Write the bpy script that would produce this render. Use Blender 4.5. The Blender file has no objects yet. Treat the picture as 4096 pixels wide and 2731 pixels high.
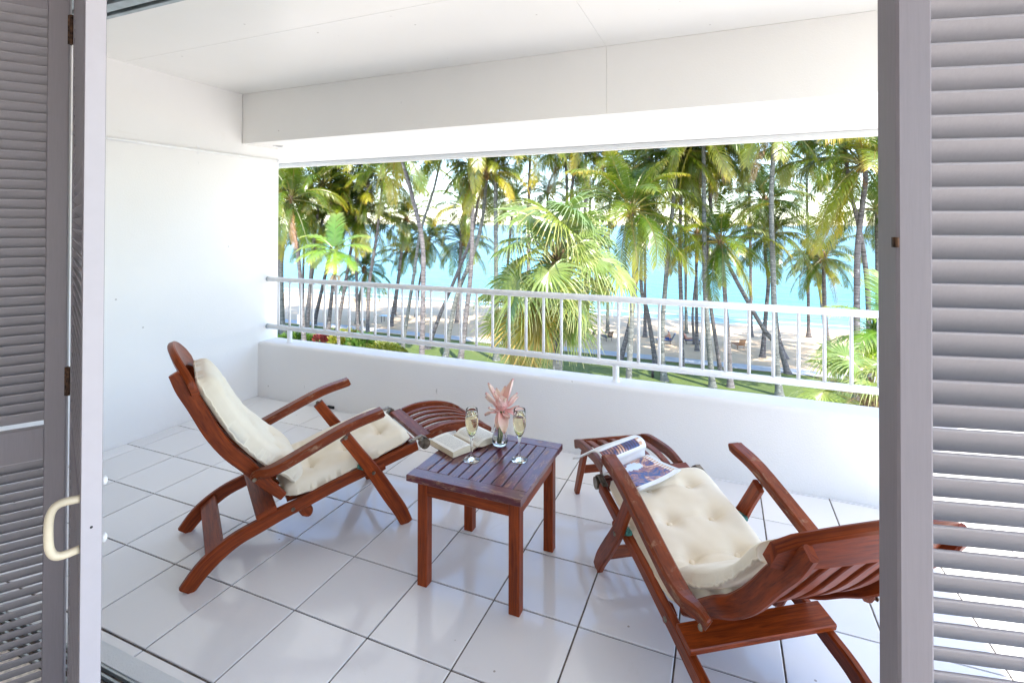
import bpy, bmesh, math, random
from mathutils import Vector, Matrix, noise

# ------------------------------------------------------------------ camera, sky, sun, exposure
SC = bpy.context.scene
COL = SC.collection
cam_data = bpy.data.cameras.new("camera")
cam = bpy.data.objects.new("camera", cam_data)
COL.objects.link(cam)
YAW, PITCH, ROLL, EYE = 0.3932, 0.0082, 0.0026, 1.6658
_s, _c = math.sin(YAW), math.cos(YAW)
_F = Vector((-_s * math.cos(PITCH), _c * math.cos(PITCH), math.sin(PITCH)))
_R0 = Vector((_c, _s, 0)); _U0 = _R0.cross(_F)
_R = _R0 * math.cos(ROLL) + _U0 * math.sin(ROLL)
_U = _U0 * math.cos(ROLL) - _R0 * math.sin(ROLL)
cam.matrix_world = Matrix(((_R.x, _U.x, -_F.x, 0), (_R.y, _U.y, -_F.y, 0), (_R.z, _U.z, -_F.z, EYE), (0, 0, 0, 1)))
cam_data.sensor_width = 36.0
cam_data.lens = 17.883
cam_data.shift_y = -0.11808
cam_data.clip_start = 0.02
cam_data.clip_end = 40000
SC.camera = cam

SUN_EL, SUN_AZ = math.radians(57), math.radians(128)      # azimuth clockwise from the sea
world = bpy.data.worlds.new("World")
SC.world = world
world.use_nodes = True
_nt = world.node_tree
_sky = _nt.nodes.new("ShaderNodeTexSky")
_sky.sky_type = 'NISHITA'
_sky.sun_disc = False
_sky.sun_elevation = SUN_EL
_sky.sun_rotation = SUN_AZ
_sky.air_density = 0.9
_sky.dust_density = 0.3
_sky.ozone_density = 1.4
_nt.links.new(_sky.outputs[0], _nt.nodes["Background"].inputs[0])
_nt.nodes["Background"].inputs[1].default_value = 0.15
sun_data = bpy.data.lights.new("sun", 'SUN')
sun_data.energy = 2.3
sun_data.angle = math.radians(0.5)
sun_data.color = (1.0, 0.955, 0.88)
sun = bpy.data.objects.new("sun", sun_data)
COL.objects.link(sun)
_sd = Vector((math.sin(SUN_AZ) * math.cos(SUN_EL), math.cos(SUN_AZ) * math.cos(SUN_EL), math.sin(SUN_EL)))
sun.rotation_euler = _sd.to_track_quat('Z', 'Y').to_euler()
SC.view_settings.view_transform = 'Standard'
SC.view_settings.look = 'None'
SC.view_settings.exposure = 2.4
SC.view_settings.gamma = 1.0
SC.view_settings.use_curve_mapping = False
SC.render.engine = 'CYCLES'
SC.cycles.max_bounces = 14
SC.cycles.diffuse_bounces = 8
SC.cycles.transmission_bounces = 12
SC.cycles.transparent_max_bounces = 12
SC.cycles.use_denoising = True
SC.cycles.sample_clamp_indirect = 6.0

RND = random.Random(7)

# ------------------------------------------------------------------ materials
def mat(name):
    m = bpy.data.materials.new(name)
    m.use_nodes = True
    nt = m.node_tree
    return m, nt, nt.nodes["Principled BSDF"]

def nd(nt, typ, **kw):
    n = nt.nodes.new(typ)
    for k, v in kw.items():
        if k.startswith("i_"):
            n.inputs[k[2:].replace("_", " ")].default_value = v
        else:
            setattr(n, k, v)
    return n

def ramp(nt, fac, stops):
    r = nt.nodes.new("ShaderNodeValToRGB")
    el = r.color_ramp.elements
    while len(el) < len(stops):
        el.new(0.5)
    for e, (p, c) in zip(el, stops):
        e.position = p
        e.color = (c[0], c[1], c[2], 1) if not isinstance(c, (int, float)) else (c, c, c, 1)
    nt.links.new(fac, r.inputs[0])
    return r.outputs[0]

def mix(nt, fac, a, b, mode='MIX'):
    n = nt.nodes.new("ShaderNodeMix")
    n.data_type = 'RGBA'
    n.blend_type = mode
    for sock, v in ((n.inputs[0], fac), (n.inputs[6], a), (n.inputs[7], b)):
        if isinstance(v, bpy.types.NodeSocket):
            nt.links.new(v, sock)
        elif isinstance(v, (int, float)):
            sock.default_value = v
        else:
            sock.default_value = (v[0], v[1], v[2], 1)
    return n.outputs[2]

def coord(nt, kind="Object", scale=(1, 1, 1)):
    tc = nt.nodes.new("ShaderNodeTexCoord")
    mp = nt.nodes.new("ShaderNodeMapping")
    mp.inputs["Scale"].default_value = scale
    nt.links.new(tc.outputs[kind], mp.inputs["Vector"])
    return mp.outputs[0]

def tex(nt, vec, scale, detail=4, rough=0.55, dist=0.0):
    n = nt.nodes.new("ShaderNodeTexNoise")
    n.inputs["Scale"].default_value = scale
    n.inputs["Detail"].default_value = detail
    n.inputs["Roughness"].default_value = rough
    n.inputs["Distortion"].default_value = dist
    if vec is not None:
        nt.links.new(vec, n.inputs["Vector"])
    return n.outputs["Fac"]

def bump(nt, bsdf, height, strength, dist=0.01):
    b = nt.nodes.new("ShaderNodeBump")
    b.inputs["Strength"].default_value = strength
    b.inputs["Distance"].default_value = dist
    nt.links.new(height, b.inputs["Height"])
    nt.links.new(b.outputs[0], bsdf.inputs["Normal"])

def geo_pos(nt, scale=(1, 1, 1)):
    g = nt.nodes.new("ShaderNodeNewGeometry")
    mp = nt.nodes.new("ShaderNodeMapping")
    mp.inputs["Scale"].default_value = scale
    nt.links.new(g.outputs["Position"], mp.inputs["Vector"])
    return mp.outputs[0]

def set_col(nt, bsdf, sock):
    if isinstance(sock, bpy.types.NodeSocket):
        nt.links.new(sock, bsdf.inputs["Base Color"])
    else:
        bsdf.inputs["Base Color"].default_value = (sock[0], sock[1], sock[2], 1)

def plain(name, col, rough=0.5, metal=0.0, var=0.08, scale=20, bmp=0.0, bscale=200, spec=None):
    m, nt, b = mat(name)
    v = coord(nt)
    f = tex(nt, v, scale)
    dark = tuple(c * (1 - var * 2) for c in col)
    lite = tuple(min(1, c * (1 + var)) for c in col)
    set_col(nt, b, ramp(nt, f, [(0.3, dark), (0.7, lite)]))
    b.inputs["Roughness"].default_value = rough
    b.inputs["Metallic"].default_value = metal
    if spec is not None:
        b.inputs["Specular IOR Level"].default_value = spec
    if bmp:
        bump(nt, b, tex(nt, v, bscale, 3), bmp, 0.002)
    return m

def plaster(name, col, rough=0.6, bmp=0.25, stain=0.35, spec=0.3):
    """painted masonry: fine roller texture, faint stains and a few specks"""
    m, nt, b = mat(name)
    v = geo_pos(nt)
    big = tex(nt, v, 0.9, 5, 0.6)
    base = ramp(nt, big, [(0.3, tuple(c * 0.965 for c in col)), (0.65, col)])
    st = ramp(nt, tex(nt, v, 3.1, 8, 0.7, 0.8), [(0.64, 0.0), (0.82, 1.0)])
    stm = nd(nt, "ShaderNodeMath", operation='MULTIPLY'); nt.links.new(st, stm.inputs[0]); stm.inputs[1].default_value = stain
    c1 = mix(nt, stm.outputs[0], base, (col[0] * 0.80, col[1] * 0.76, col[2] * 0.68))
    sp = nt.nodes.new("ShaderNodeTexVoronoi"); sp.inputs["Scale"].default_value = 3.7
    nt.links.new(v, sp.inputs["Vector"])
    dots = ramp(nt, sp.outputs["Distance"], [(0.0, 1.0), (0.022, 1.0), (0.03, 0.0)])
    dm = nd(nt, "ShaderNodeMath", operation='MULTIPLY'); nt.links.new(dots, dm.inputs[0]); dm.inputs[1].default_value = 0.45
    c2 = mix(nt, dm.outputs[0], c1, (0.16, 0.12, 0.09))
    sv = tex(nt, geo_pos(nt, (9, 9, 1.6)), 3.3, 2, 0.5, 0.3)
    sf = ramp(nt, sv, [(0.775, 0.0), (0.80, 0.5)])
    set_col(nt, b, mix(nt, sf, c2, (0.30, 0.27, 0.24)))
    b.inputs["Roughness"].default_value = rough
    b.inputs["Specular IOR Level"].default_value = spec
    bump(nt, b, tex(nt, v, 120, 4, 0.65), min(1.0, bmp * 2.2), 0.0025)
    return m

M = {}
M['wall'] = plaster("white_wall_paint", (0.82, 0.805, 0.785))
M['parapet'] = plaster("parapet_paint", (0.81, 0.79, 0.77), bmp=0.55, stain=0.35)
M['ceiling'] = plaster("ceiling_paint", (0.83, 0.82, 0.79), rough=0.30, bmp=0.06, stain=0.2, spec=0.5)
M['soffit'] = plaster("soffit_paint", (0.83, 0.815, 0.785), rough=0.55, bmp=0.2, stain=0.2)
M['room'] = plaster("room_paint", (0.78, 0.76, 0.76), bmp=0.1, stain=0.1)
M['roomfloor'] = plain("pale_room_floor", (0.76, 0.68, 0.59), 0.5, var=0.2, scale=60)
M['rail'] = plain("white_rail_enamel", (0.80, 0.80, 0.80), 0.28, var=0.03, scale=8)
M['alu'] = plain("grey_aluminium", (0.42, 0.47, 0.49), 0.35, 0.6, var=0.15, scale=14)
M['groove'] = plain("dark_track_groove", (0.03, 0.035, 0.04), 0.5)
M['brass'] = plain("old_brass", (0.23, 0.19, 0.14), 0.38, 0.85, var=0.3, scale=40)
M['verdigris'] = plain("verdigris", (0.05, 0.19, 0.16), 0.8, 0.1, var=0.4, scale=60)
M['rust'] = plain("rusty_hinge", (0.11, 0.055, 0.03), 0.6, 0.5, var=0.45, scale=90)
M['handle'] = plain("aged_cream_plastic", (0.74, 0.64, 0.46), 0.3, var=0.12, scale=12)
M['dark'] = plain("dark_hole", (0.02, 0.02, 0.02), 0.8)

def dimmed_shutter_paint(name="dimmed_shutter_paint", a=(0.25, 0.226, 0.242), c=(0.27, 0.243, 0.26)):  # white paint darkened to mauve-grey to stand in for dim light
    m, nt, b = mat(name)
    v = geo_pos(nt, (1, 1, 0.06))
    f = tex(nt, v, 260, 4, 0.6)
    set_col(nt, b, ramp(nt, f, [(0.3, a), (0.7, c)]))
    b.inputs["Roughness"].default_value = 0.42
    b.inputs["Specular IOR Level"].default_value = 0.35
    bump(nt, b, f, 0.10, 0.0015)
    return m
M['shutter'] = dimmed_shutter_paint()
M['slatpaint'] = dimmed_shutter_paint('dimmed_slat_paint', (0.355, 0.332, 0.347), (0.375, 0.35, 0.366))  # same paint darkened less, for light caught between the slats
M['edge'] = plain('lit_edge_paint', (0.50, 0.47, 0.495), 0.45, var=0.012, scale=30, bmp=0.05)  # same paint lightened to stand in for light on the free edge

def tile_mat():
    m, nt, b = mat("glazed_white_tile")
    v = geo_pos(nt)
    oi = nt.nodes.new("ShaderNodeObjectInfo")
    a = ramp(nt, oi.outputs["Random"], [(0.0, (0.73, 0.72, 0.715)), (1.0, (0.83, 0.82, 0.81))])
    st = ramp(nt, tex(nt, v, 5, 8, 0.75, 0.5), [(0.60, 0.0), (0.85, 0.5)])
    sp = nt.nodes.new("ShaderNodeTexVoronoi"); sp.inputs["Scale"].default_value = 4.3
    nt.links.new(v, sp.inputs["Vector"])
    dots = ramp(nt, sp.outputs["Distance"], [(0.0, 0.7), (0.018, 0.7), (0.026, 0.0)])
    c = mix(nt, st, a, (0.60, 0.57, 0.53))
    set_col(nt, b, mix(nt, dots, c, (0.25, 0.2, 0.15)))
    rg = ramp(nt, tex(nt, v, 2.2, 5), [(0.3, 0.06), (0.75, 0.15)])
    nt.links.new(rg, b.inputs["Roughness"])
    b.inputs["Specular IOR Level"].default_value = 0.62
    bump(nt, b, tex(nt, v, 14, 2), 0.05, 0.004)
    return m
M['tile'] = tile_mat()
M['grout'] = plain("brown_grout", (0.135, 0.11, 0.09), 0.9, var=0.3, scale=30)
M['sill'] = plaster("worn_sill_paint", (0.66, 0.68, 0.68), rough=0.5, bmp=0.4, stain=0.9)

def wood(name, dark, lite, rough=0.34, coat=0.5, wear=0.0, tint=None):
    """varnished hardwood; grain runs along u of the UV map (metres)"""
    m, nt, b = mat(name)
    uv = nt.nodes.new("ShaderNodeUVMap")
    oi = nt.nodes.new("ShaderNodeObjectInfo")
    add = nt.nodes.new("ShaderNodeVectorMath"); add.operation = 'ADD'
    nt.links.new(uv.outputs[0], add.inputs[0])
    sc = nt.nodes.new("ShaderNodeVectorMath"); sc.operation = 'SCALE'
    cmb = nt.nodes.new("ShaderNodeCombineXYZ")
    nt.links.new(oi.outputs["Random"], cmb.inputs[0]); nt.links.new(oi.outputs["Random"], cmb.inputs[1]); nt.links.new(oi.outputs["Random"], cmb.inputs[2])
    nt.links.new(cmb.outputs[0], sc.inputs[0]); sc.inputs["Scale"].default_value = 37.0
    nt.links.new(sc.outputs[0], add.inputs[1])
    def mp(s):
        n = nt.nodes.new("ShaderNodeMapping"); n.inputs["Scale"].default_value = s
        nt.links.new(add.outputs[0], n.inputs["Vector"]); return n.outputs[0]
    g1 = tex(nt, mp((2.2, 38, 1)), 2.2, 6, 0.62, 0.6)
    g2 = tex(nt, mp((9, 260, 1)), 1.6, 3, 0.6)
    c = ramp(nt, g1, [(0.25, dark), (0.52, tuple((a + q) / 2 for a, q in zip(dark, lite))), (0.78, lite)])
    pore = ramp(nt, g2, [(0.30, 0.55), (0.48, 1.0)])
    c = mix(nt, 1.0, c, pore, 'MULTIPLY')
    big = ramp(nt, tex(nt, mp((1, 1, 1)), 3.0, 3), [(0.3, 0.80), (0.7, 1.12)])
    c = mix(nt, 1.0, c, big, 'MULTIPLY')
    b.inputs["Roughness"].default_value = rough
    if wear:
        wv = tex(nt, mp((4, 14, 1)), 3.0, 7, 0.72, 0.5)
        wf = ramp(nt, wv, [(0.60 - wear * 0.1, 0.0), (0.70, 1.0)])
        c = mix(nt, wf, c, (0.33, 0.19, 0.115))
        rr = ramp(nt, wf, [(0.0, rough), (1.0, 0.7)])
        nt.links.new(rr, b.inputs["Roughness"])
        cw = ramp(nt, wf, [(0.0, coat), (1.0, 0.05)])
        nt.links.new(cw, b.inputs["Coat Weight"])
    else:
        b.inputs["Coat Weight"].default_value = coat
    b.inputs["Coat Roughness"].default_value = 0.2
    b.inputs["Coat IOR"].default_value = 1.5
    b.inputs["Specular IOR Level"].default_value = 0.2
    set_col(nt, b, c)
    bump(nt, b, g2, 0.3, 0.0012)
    return m
M['wood'] = wood("red_brown_timber", (0.095, 0.012, 0.002), (0.37, 0.064, 0.007), rough=0.42, coat=0.1)
M['woodworn'] = wood("weathered_timber", (0.085, 0.012, 0.003), (0.30, 0.055, 0.008), rough=0.42, coat=0.18, wear=0.5)
M['tabletop'] = wood("weathered_sky_tinted_timber", (0.062, 0.010, 0.018), (0.155, 0.030, 0.042), rough=0.28, coat=0.8, wear=0.8)  # worn timber, purple in its colour stands in for sky reflection

def fabric():
    m, nt, b = mat("cream_canvas")
    v = coord(nt)
    f = tex(nt, v, 5, 5)
    set_col(nt, b, ramp(nt, f, [(0.3, (0.78, 0.69, 0.53)), (0.7, (0.83, 0.755, 0.61))]))
    b.inputs["Roughness"].default_value = 0.9
    b.inputs["Specular IOR Level"].default_value = 0.15
    try:
        b.inputs["Sheen Weight"].default_value = 0.2
    except KeyError:
        pass
    w1 = nt.nodes.new("ShaderNodeTexWave"); w1.wave_type = 'BANDS'; w1.bands_direction = 'X'; w1.inputs["Scale"].default_value = 75
    w2 = nt.nodes.new("ShaderNodeTexWave"); w2.wave_type = 'BANDS'; w2.bands_direction = 'Y'; w2.inputs["Scale"].default_value = 75
    nt.links.new(v, w1.inputs["Vector"]); nt.links.new(v, w2.inputs["Vector"])
    ad = nd(nt, "ShaderNodeMath", operation='ADD'); nt.links.new(w1.outputs["Fac"], ad.inputs[0]); nt.links.new(w2.outputs["Fac"], ad.inputs[1])
    bump(nt, b, ad.outputs[0], 0.18, 0.001)
    return m
M['fabric'] = fabric()

def glass(name, col=(1, 1, 1), ior=1.45, rough=0.0):
    m, nt, b = mat(name)
    set_col(nt, b, col)
    b.inputs["Transmission Weight"].default_value = 1.0
    b.inputs["Roughness"].default_value = rough
    b.inputs["IOR"].default_value = ior
    return m
M['glass'] = glass("clear_glass")
M['wine'] = glass("pale_sparkling_wine", (0.98, 0.88, 0.58), 1.34)
M['water'] = glass("vase_water", (0.96, 0.98, 1.0), 1.33)

def leaf(name, stops, rough=0.34, trans=0.2, rndhue=0.35):
    """leaf shader: colour runs along the 'tone' attribute (0 base .. 1 tip), varied leaf by leaf"""
    m, nt, b = mat(name)
    at = nt.nodes.new("ShaderNodeAttribute"); at.attribute_name = "tone"
    oi = nt.nodes.new("ShaderNodeObjectInfo")
    c = ramp(nt, at.outputs["Fac"], stops)
    r1 = ramp(nt, oi.outputs["Random"], [(0.0, (0.62, 0.72, 0.8)), (0.4, (1.0, 1.0, 1.0)), (0.72, (1.15, 1.06, 0.9)), (1.0, (1.35, 1.1, 0.8))])
    cc = mix(nt, rndhue / 0.35, c, mix(nt, 1.0, c, r1, 'MULTIPLY'))
    set_col(nt, b, cc)
    b.inputs["Roughness"].default_value = rough
    b.inputs["Specular IOR Level"].default_value = 0.6
    tr = nt.nodes.new("ShaderNodeBsdfTranslucent")
    br = mix(nt, 1.0, cc, (1.35, 1.5, 0.7), 'MULTIPLY')
    nt.links.new(br, tr.inputs["Color"])
    ms = nt.nodes.new("ShaderNodeMixShader"); ms.inputs[0].default_value = trans
    out = nt.nodes["Material Output"]
    nt.links.new(b.outputs[0], ms.inputs[1]); nt.links.new(tr.outputs[0], ms.inputs[2])
    nt.links.new(ms.outputs[0], out.inputs["Surface"])
    return m
M['coco'] = leaf("coconut_frond", [(0.0, (0.16, 0.15, 0.03)), (0.3, (0.042, 0.088, 0.003)), (0.70, (0.120, 0.160, 0.005)), (0.92, (0.25, 0.215, 0.02)), (1.0, (0.32, 0.18, 0.05))])
M['coco_y'] = leaf("yellowing_frond", [(0.0, (0.22, 0.18, 0.04)), (0.4, (0.15, 0.185, 0.008)), (0.8, (0.29, 0.255, 0.02)), (1.0, (0.34, 0.19, 0.05))])
M['coco_d'] = leaf("dead_frond", [(0.0, (0.2, 0.13, 0.07)), (0.6, (0.24, 0.15, 0.075)), (1.0, (0.28, 0.15, 0.09))], trans=0.15)
M['fan'] = leaf("fan_palm_leaf", [(0.0, (0.22, 0.25, 0.08)), (0.35, (0.16, 0.23, 0.05)), (0.75, (0.25, 0.30, 0.10)), (1.0, (0.42, 0.38, 0.20))])
M['fan_y'] = leaf("yellow_fan_leaf", [(0.0, (0.20, 0.16, 0.04)), (0.4, (0.20, 0.18, 0.025)), (0.8, (0.30, 0.19, 0.03)), (1.0, (0.30, 0.15, 0.05))])
M['alex'] = leaf("bright_palm_leaf", [(0.0, (0.17, 0.24, 0.03)), (0.5, (0.14, 0.26, 0.02)), (0.9, (0.26, 0.29, 0.05)), (1.0, (0.42, 0.30, 0.09))])
M['bush'] = leaf("shrub_leaf", [(0.0, (0.06, 0.12, 0.015)), (1.0, (0.11, 0.19, 0.02))])
M['bush_y'] = leaf("yellow_shrub_leaf", [(0.0, (0.13, 0.17, 0.015)), (1.0, (0.26, 0.22, 0.03))])
M['bush_r'] = leaf("red_shrub_leaf", [(0.0, (0.22, 0.03, 0.03)), (1.0, (0.34, 0.06, 0.05))])
M['strap'] = leaf("strap_leaf", [(0.0, (0.07, 0.13, 0.02)), (0.8, (0.10, 0.19, 0.03)), (1.0, (0.25, 0.22, 0.08))])

def bark(name, a, b_, lichen=0.3):
    m, nt, b = mat(name)
    v = geo_pos(nt)
    vz = geo_pos(nt, (0.6, 0.6, 7.0))
    ring = tex(nt, vz, 1.6, 4, 0.65)
    pat = tex(nt, v, 6, 5, 0.7)
    c = ramp(nt, ring, [(0.34, a), (0.58, b_)])
    lf = ramp(nt, pat, [(0.58, 0.0), (0.64, lichen)])
    c = mix(nt, lf, c, (0.46, 0.47, 0.43))
    set_col(nt, b, c)
    b.inputs["Roughness"].default_value = 0.9
    bump(nt, b, ring, 0.8, 0.03)
    return m
M['bark'] = bark("palm_bark", (0.05, 0.042, 0.04), (0.17, 0.148, 0.14), 0.5)
M['bark_g'] = bark("lichened_bark", (0.05, 0.055, 0.05), (0.16, 0.16, 0.14), 0.55)
M['crownshaft'] = plain("green_crownshaft", (0.22, 0.33, 0.05), 0.4)
M['husk'] = plain("husk_fibre", (0.20, 0.12, 0.06), 0.9, var=0.4, scale=20)
M['coconut'] = plain("coconut_shell", (0.22, 0.12, 0.03), 0.6, var=0.3, scale=4)

# ------------------------------------------------------------------ mesh helpers
class MB:
    """collects shapes with UVs into one mesh"""
    def __init__(self):
        self.v = []; self.f = []; self.uv = []; self.tone = []
    def add(self, verts, faces, uvs=None, tone=None):
        o = len(self.v)
        self.v += [tuple(p) for p in verts]
        for i, fc in enumerate(faces):
            self.f.append(tuple(o + k for k in fc))
            self.uv.append(uvs[i] if uvs else [(0, 0)] * len(fc))
        self.tone += list(tone) if tone is not None else [0.0] * len(verts)
    def box(self, lo, hi, ch=0.0):
        lo = Vector(lo); hi = Vector(hi); d = hi - lo
        ax = max(range(3), key=lambda i: d[i])
        lat = [i for i in range(3) if i != ax]
        p0 = (lo + hi) / 2; p1 = p0.copy(); p0[ax] = lo[ax]; p1[ax] = hi[ax]
        u = Vector((0, 0, 0)); u[lat[0]] = 1
        self.sweep([p0, p1], [d[lat[0]]] * 2, d[lat[1]], u, ch)
    def sweep(self, pts, widths, thick, wdir=None, ch=0.004, lateral=None):
        """rectangular bar with chamfered edges along pts. width lies in the plane of the curve
        (or along wdir for straight bars), thick is along the lateral direction."""
        pts = [Vector(p) for p in pts]
        n = len(pts)
        if not isinstance(widths, (list, tuple)): widths = [widths] * n
        if not isinstance(thick, (list, tuple)): thick = [thick] * n
        rings = []
        L = 0.0; us = []
        for i, p in enumerate(pts):
            t = (pts[min(i + 1, n - 1)] - pts[max(i - 1, 0)]).normalized()
            if i: L += (p - pts[i - 1]).length
            us.append(L)
            if lateral is not None:
                l = Vector(lateral); l = (l - t * l.dot(t)).normalized(); w = l.cross(t)
            else:
                w = Vector(wdir); w = (w - t * w.dot(t)).normalized(); l = t.cross(w)
            a, b = widths[i] / 2, thick[i] / 2
            c = min(ch, a * 0.8, b * 0.8)
            if c > 1e-5:
                pr = [(a, b - c), (a - c, b), (-a + c, b), (-a, b - c), (-a, -b + c), (-a + c, -b), (a - c, -b), (a, -b + c)]
            else:
                pr = [(a, b), (-a, b), (-a, -b), (a, -b)]
            rings.append([p + w * x + l * y for x, y in pr])
        k = len(rings[0])
        per = [0.0]
        for j in range(k):
            per.append(per[-1] + (rings[0][(j + 1) % k] - rings[0][j]).length)
        verts = [p for r in rings for p in r]
        faces = []; uvs = []
        for i in range(n - 1):
            for j in range(k):
                j2 = (j + 1) % k
                faces.append((i * k + j, i * k + j2, (i + 1) * k + j2, (i + 1) * k + j))
                uvs.append([(us[i], per[j]), (us[i], per[j + 1]), (us[i + 1], per[j + 1]), (us[i + 1], per[j])])
        faces.append(tuple(range(k - 1, -1, -1))); uvs.append([(0.001 * j, 0.02 * j) for j in range(k)])
        faces.append(tuple((n - 1) * k + j for j in range(k))); uvs.append([(0.001 * j, 0.02 * j) for j in range(k)])
        self.add(verts, faces, uvs)
    def tube(self, pts, radii, seg=10, caps=True, tone=None):
        pts = [Vector(p) for p in pts]; n = len(pts)
        if not isinstance(radii, (list, tuple)): radii = [radii] * n
        ref = Vector((0, 0, 1)) if abs((pts[-1] - pts[0]).normalized().z) < 0.9 else Vector((1, 0, 0))
        verts = []; L = 0; us = []
        for i, p in enumerate(pts):
            t = (pts[min(i + 1, n - 1)] - pts[max(i - 1, 0)]).normalized()
            if i: L += (p - pts[i - 1]).length
            us.append(L)
            a = t.cross(ref).normalized(); b = a.cross(t)
            for j in range(seg):
                an = 2 * math.pi * j / seg
                verts.append(p + (a * math.cos(an) + b * math.sin(an)) * radii[i])
        faces = []; uvs = []
        for i in range(n - 1):
            for j in range(seg):
                j2 = (j + 1) % seg
                faces.append((i * seg + j, (i + 1) * seg + j, (i + 1) * seg + j2, i * seg + j2))
                uvs.append([(us[i], j / seg), (us[i + 1], j / seg), (us[i + 1], (j + 1) / seg), (us[i], (j + 1) / seg)])
        if caps:
            faces.append(tuple(range(seg))); uvs.append([(0, 0)] * seg)
            faces.append(tuple((n - 1) * seg + j for j in range(seg - 1, -1, -1))); uvs.append([(0, 0)] * seg)
        self.add(verts, faces, uvs, [tone] * len(verts) if tone is not None else None)
    def lathe(self, prof, seg=32, center=(0, 0, 0)):
        c = Vector(center); verts = []; faces = []
        n = len(prof)
        for r, z in prof:
            for j in range(seg):
                a = 2 * math.pi * j / seg
                verts.append(c + Vector((r * math.cos(a), r * math.sin(a), z)))
        for i in range(n - 1):
            for j in range(seg):
                j2 = (j + 1) % seg
                faces.append((i * seg + j, i * seg + j2, (i + 1) * seg + j2, (i + 1) * seg + j))
        if prof[0][0] < 1e-3: faces.append(tuple(range(seg - 1, -1, -1)))
        if prof[-1][0] < 1e-3: faces.append(tuple((n - 1) * seg + j for j in range(seg)))
        self.add(verts, faces)
    def mesh(self, name, material, smooth=False):
        me = bpy.data.meshes.new(name)
        me.from_pydata(self.v, [], self.f)
        uvl = me.uv_layers.new(name="UVMap")
        flat = []
        for fc in self.uv:
            for u in fc: flat += [u[0], u[1]]
        uvl.data.foreach_set("uv", flat)
        if any(self.tone):
            at = me.attributes.new("tone", 'FLOAT', 'POINT')
            at.data.foreach_set("value", self.tone)
        me.materials.append(material)
        if smooth:
            me.polygons.foreach_set("use_smooth", [True] * len(me.polygons))
        me.update()
        return me
    def build(self, name, material, parent=None, smooth=False):
        return put(name, self.mesh(name, material, smooth), parent)

def put(name, me, parent=None, loc=None):
    o = bpy.data.objects.new(name, me)
    COL.objects.link(o)
    if parent is not None: o.parent = parent
    if loc is not None: o.location = loc
    return o

def empty(name, loc=(0, 0, 0), rz=0.0):
    o = bpy.data.objects.new(name, None)
    o.empty_display_size = 0.1
    COL.objects.link(o)
    o.location = loc
    o.rotation_euler = (0, 0, rz)
    return o

def tag(o, label=None, cat=None, group=None, kind=None):
    if label: o["label"] = label
    if cat: o["category"] = cat
    if group: o["group"] = group
    if kind: o["kind"] = kind
    return o

def box(name, lo, hi, m, parent=None, ch=0.0):
    b = MB(); b.box(lo, hi, ch)
    return b.build(name, m, parent)

def smooth_angle(o, deg=40):
    me = o.data
    me.polygons.foreach_set("use_smooth", [True] * len(me.polygons))
    bm = bmesh.new(); bm.from_mesh(me)
    for e in bm.edges:
        if len(e.link_faces) == 2 and e.calc_face_angle(0) > math.radians(deg): e.smooth = False
    bm.to_mesh(me); bm.free()
    return o

def lerp(a, b, t): return a + (b - a) * t

def catmull(pts, n):
    """resample a 2D/3D control polyline smoothly into n+1 points"""
    P = [Vector(p) for p in pts]
    out = []
    m = len(P) - 1
    for k in range(n + 1):
        t = k / n * m; i = min(int(t), m - 1); u = t - i
        p0, p1, p2, p3 = P[max(i - 1, 0)], P[i], P[i + 1], P[min(i + 2, m)]
        out.append(0.5 * ((2 * p1) + (p2 - p0) * u + (2 * p0 - 5 * p1 + 4 * p2 - p3) * u * u + (3 * p1 - p0 - 3 * p2 + p3) * u ** 3))
    return out

# ------------------------------------------------------------------ terrain, beach, sea
GZ = -9.334

def sheet(name, xs, ys, zf, m, smooth=True):
    b = MB(); nx, ny = len(xs), len(ys)
    verts = [(x, y, zf(x, y)) for y in ys for x in xs]
    faces = [(j * nx + i, j * nx + i + 1, (j + 1) * nx + i + 1, (j + 1) * nx + i) for j in range(ny - 1) for i in range(nx - 1)]
    b.add(verts, faces)
    o = b.build(name, m, None, smooth)
    return o

def sand_mat():
    m, nt, b = mat("beach_sand")
    v = geo_pos(nt)
    f = tex(nt, v, 0.35, 6, 0.6)
    c = ramp(nt, f, [(0.3, (0.55, 0.38, 0.23)), (0.7, (0.66, 0.48, 0.31))])
    f2 = tex(nt, v, 7, 4, 0.7)
    c = mix(nt, 0.25, c, ramp(nt, f2, [(0.3, (0.40, 0.30, 0.20)), (0.7, (0.66, 0.53, 0.38))]))
    set_col(nt, b, c); b.inputs["Roughness"].default_value = 0.95
    bump(nt, b, f2, 0.6, 0.08)
    return m
def lawn_mat():
    m, nt, b = mat("lawn")
    v = geo_pos(nt)
    c = ramp(nt, tex(nt, v, 0.6, 6, 0.65), [(0.3, (0.055, 0.085, 0.014)), (0.55, (0.09, 0.13, 0.02)), (0.75, (0.16, 0.155, 0.04))])
    c = mix(nt, 0.4, c, ramp(nt, tex(nt, v, 22, 4, 0.7), [(0.3, (0.04, 0.07, 0.012)), (0.7, (0.13, 0.17, 0.03))]))
    set_col(nt, b, c); b.inputs["Roughness"].default_value = 0.9
    bump(nt, b, tex(nt, v, 40, 3), 0.8, 0.05)
    return m
def path_mat():
    m, nt, b = mat("concrete_path")
    v = geo_pos(nt)
    set_col(nt, b, ramp(nt, tex(nt, v, 1.2, 6), [(0.3, (0.34, 0.35, 0.37)), (0.7, (0.44, 0.45, 0.46))]))
    b.inputs["Roughness"].default_value = 0.85
    return m
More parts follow.
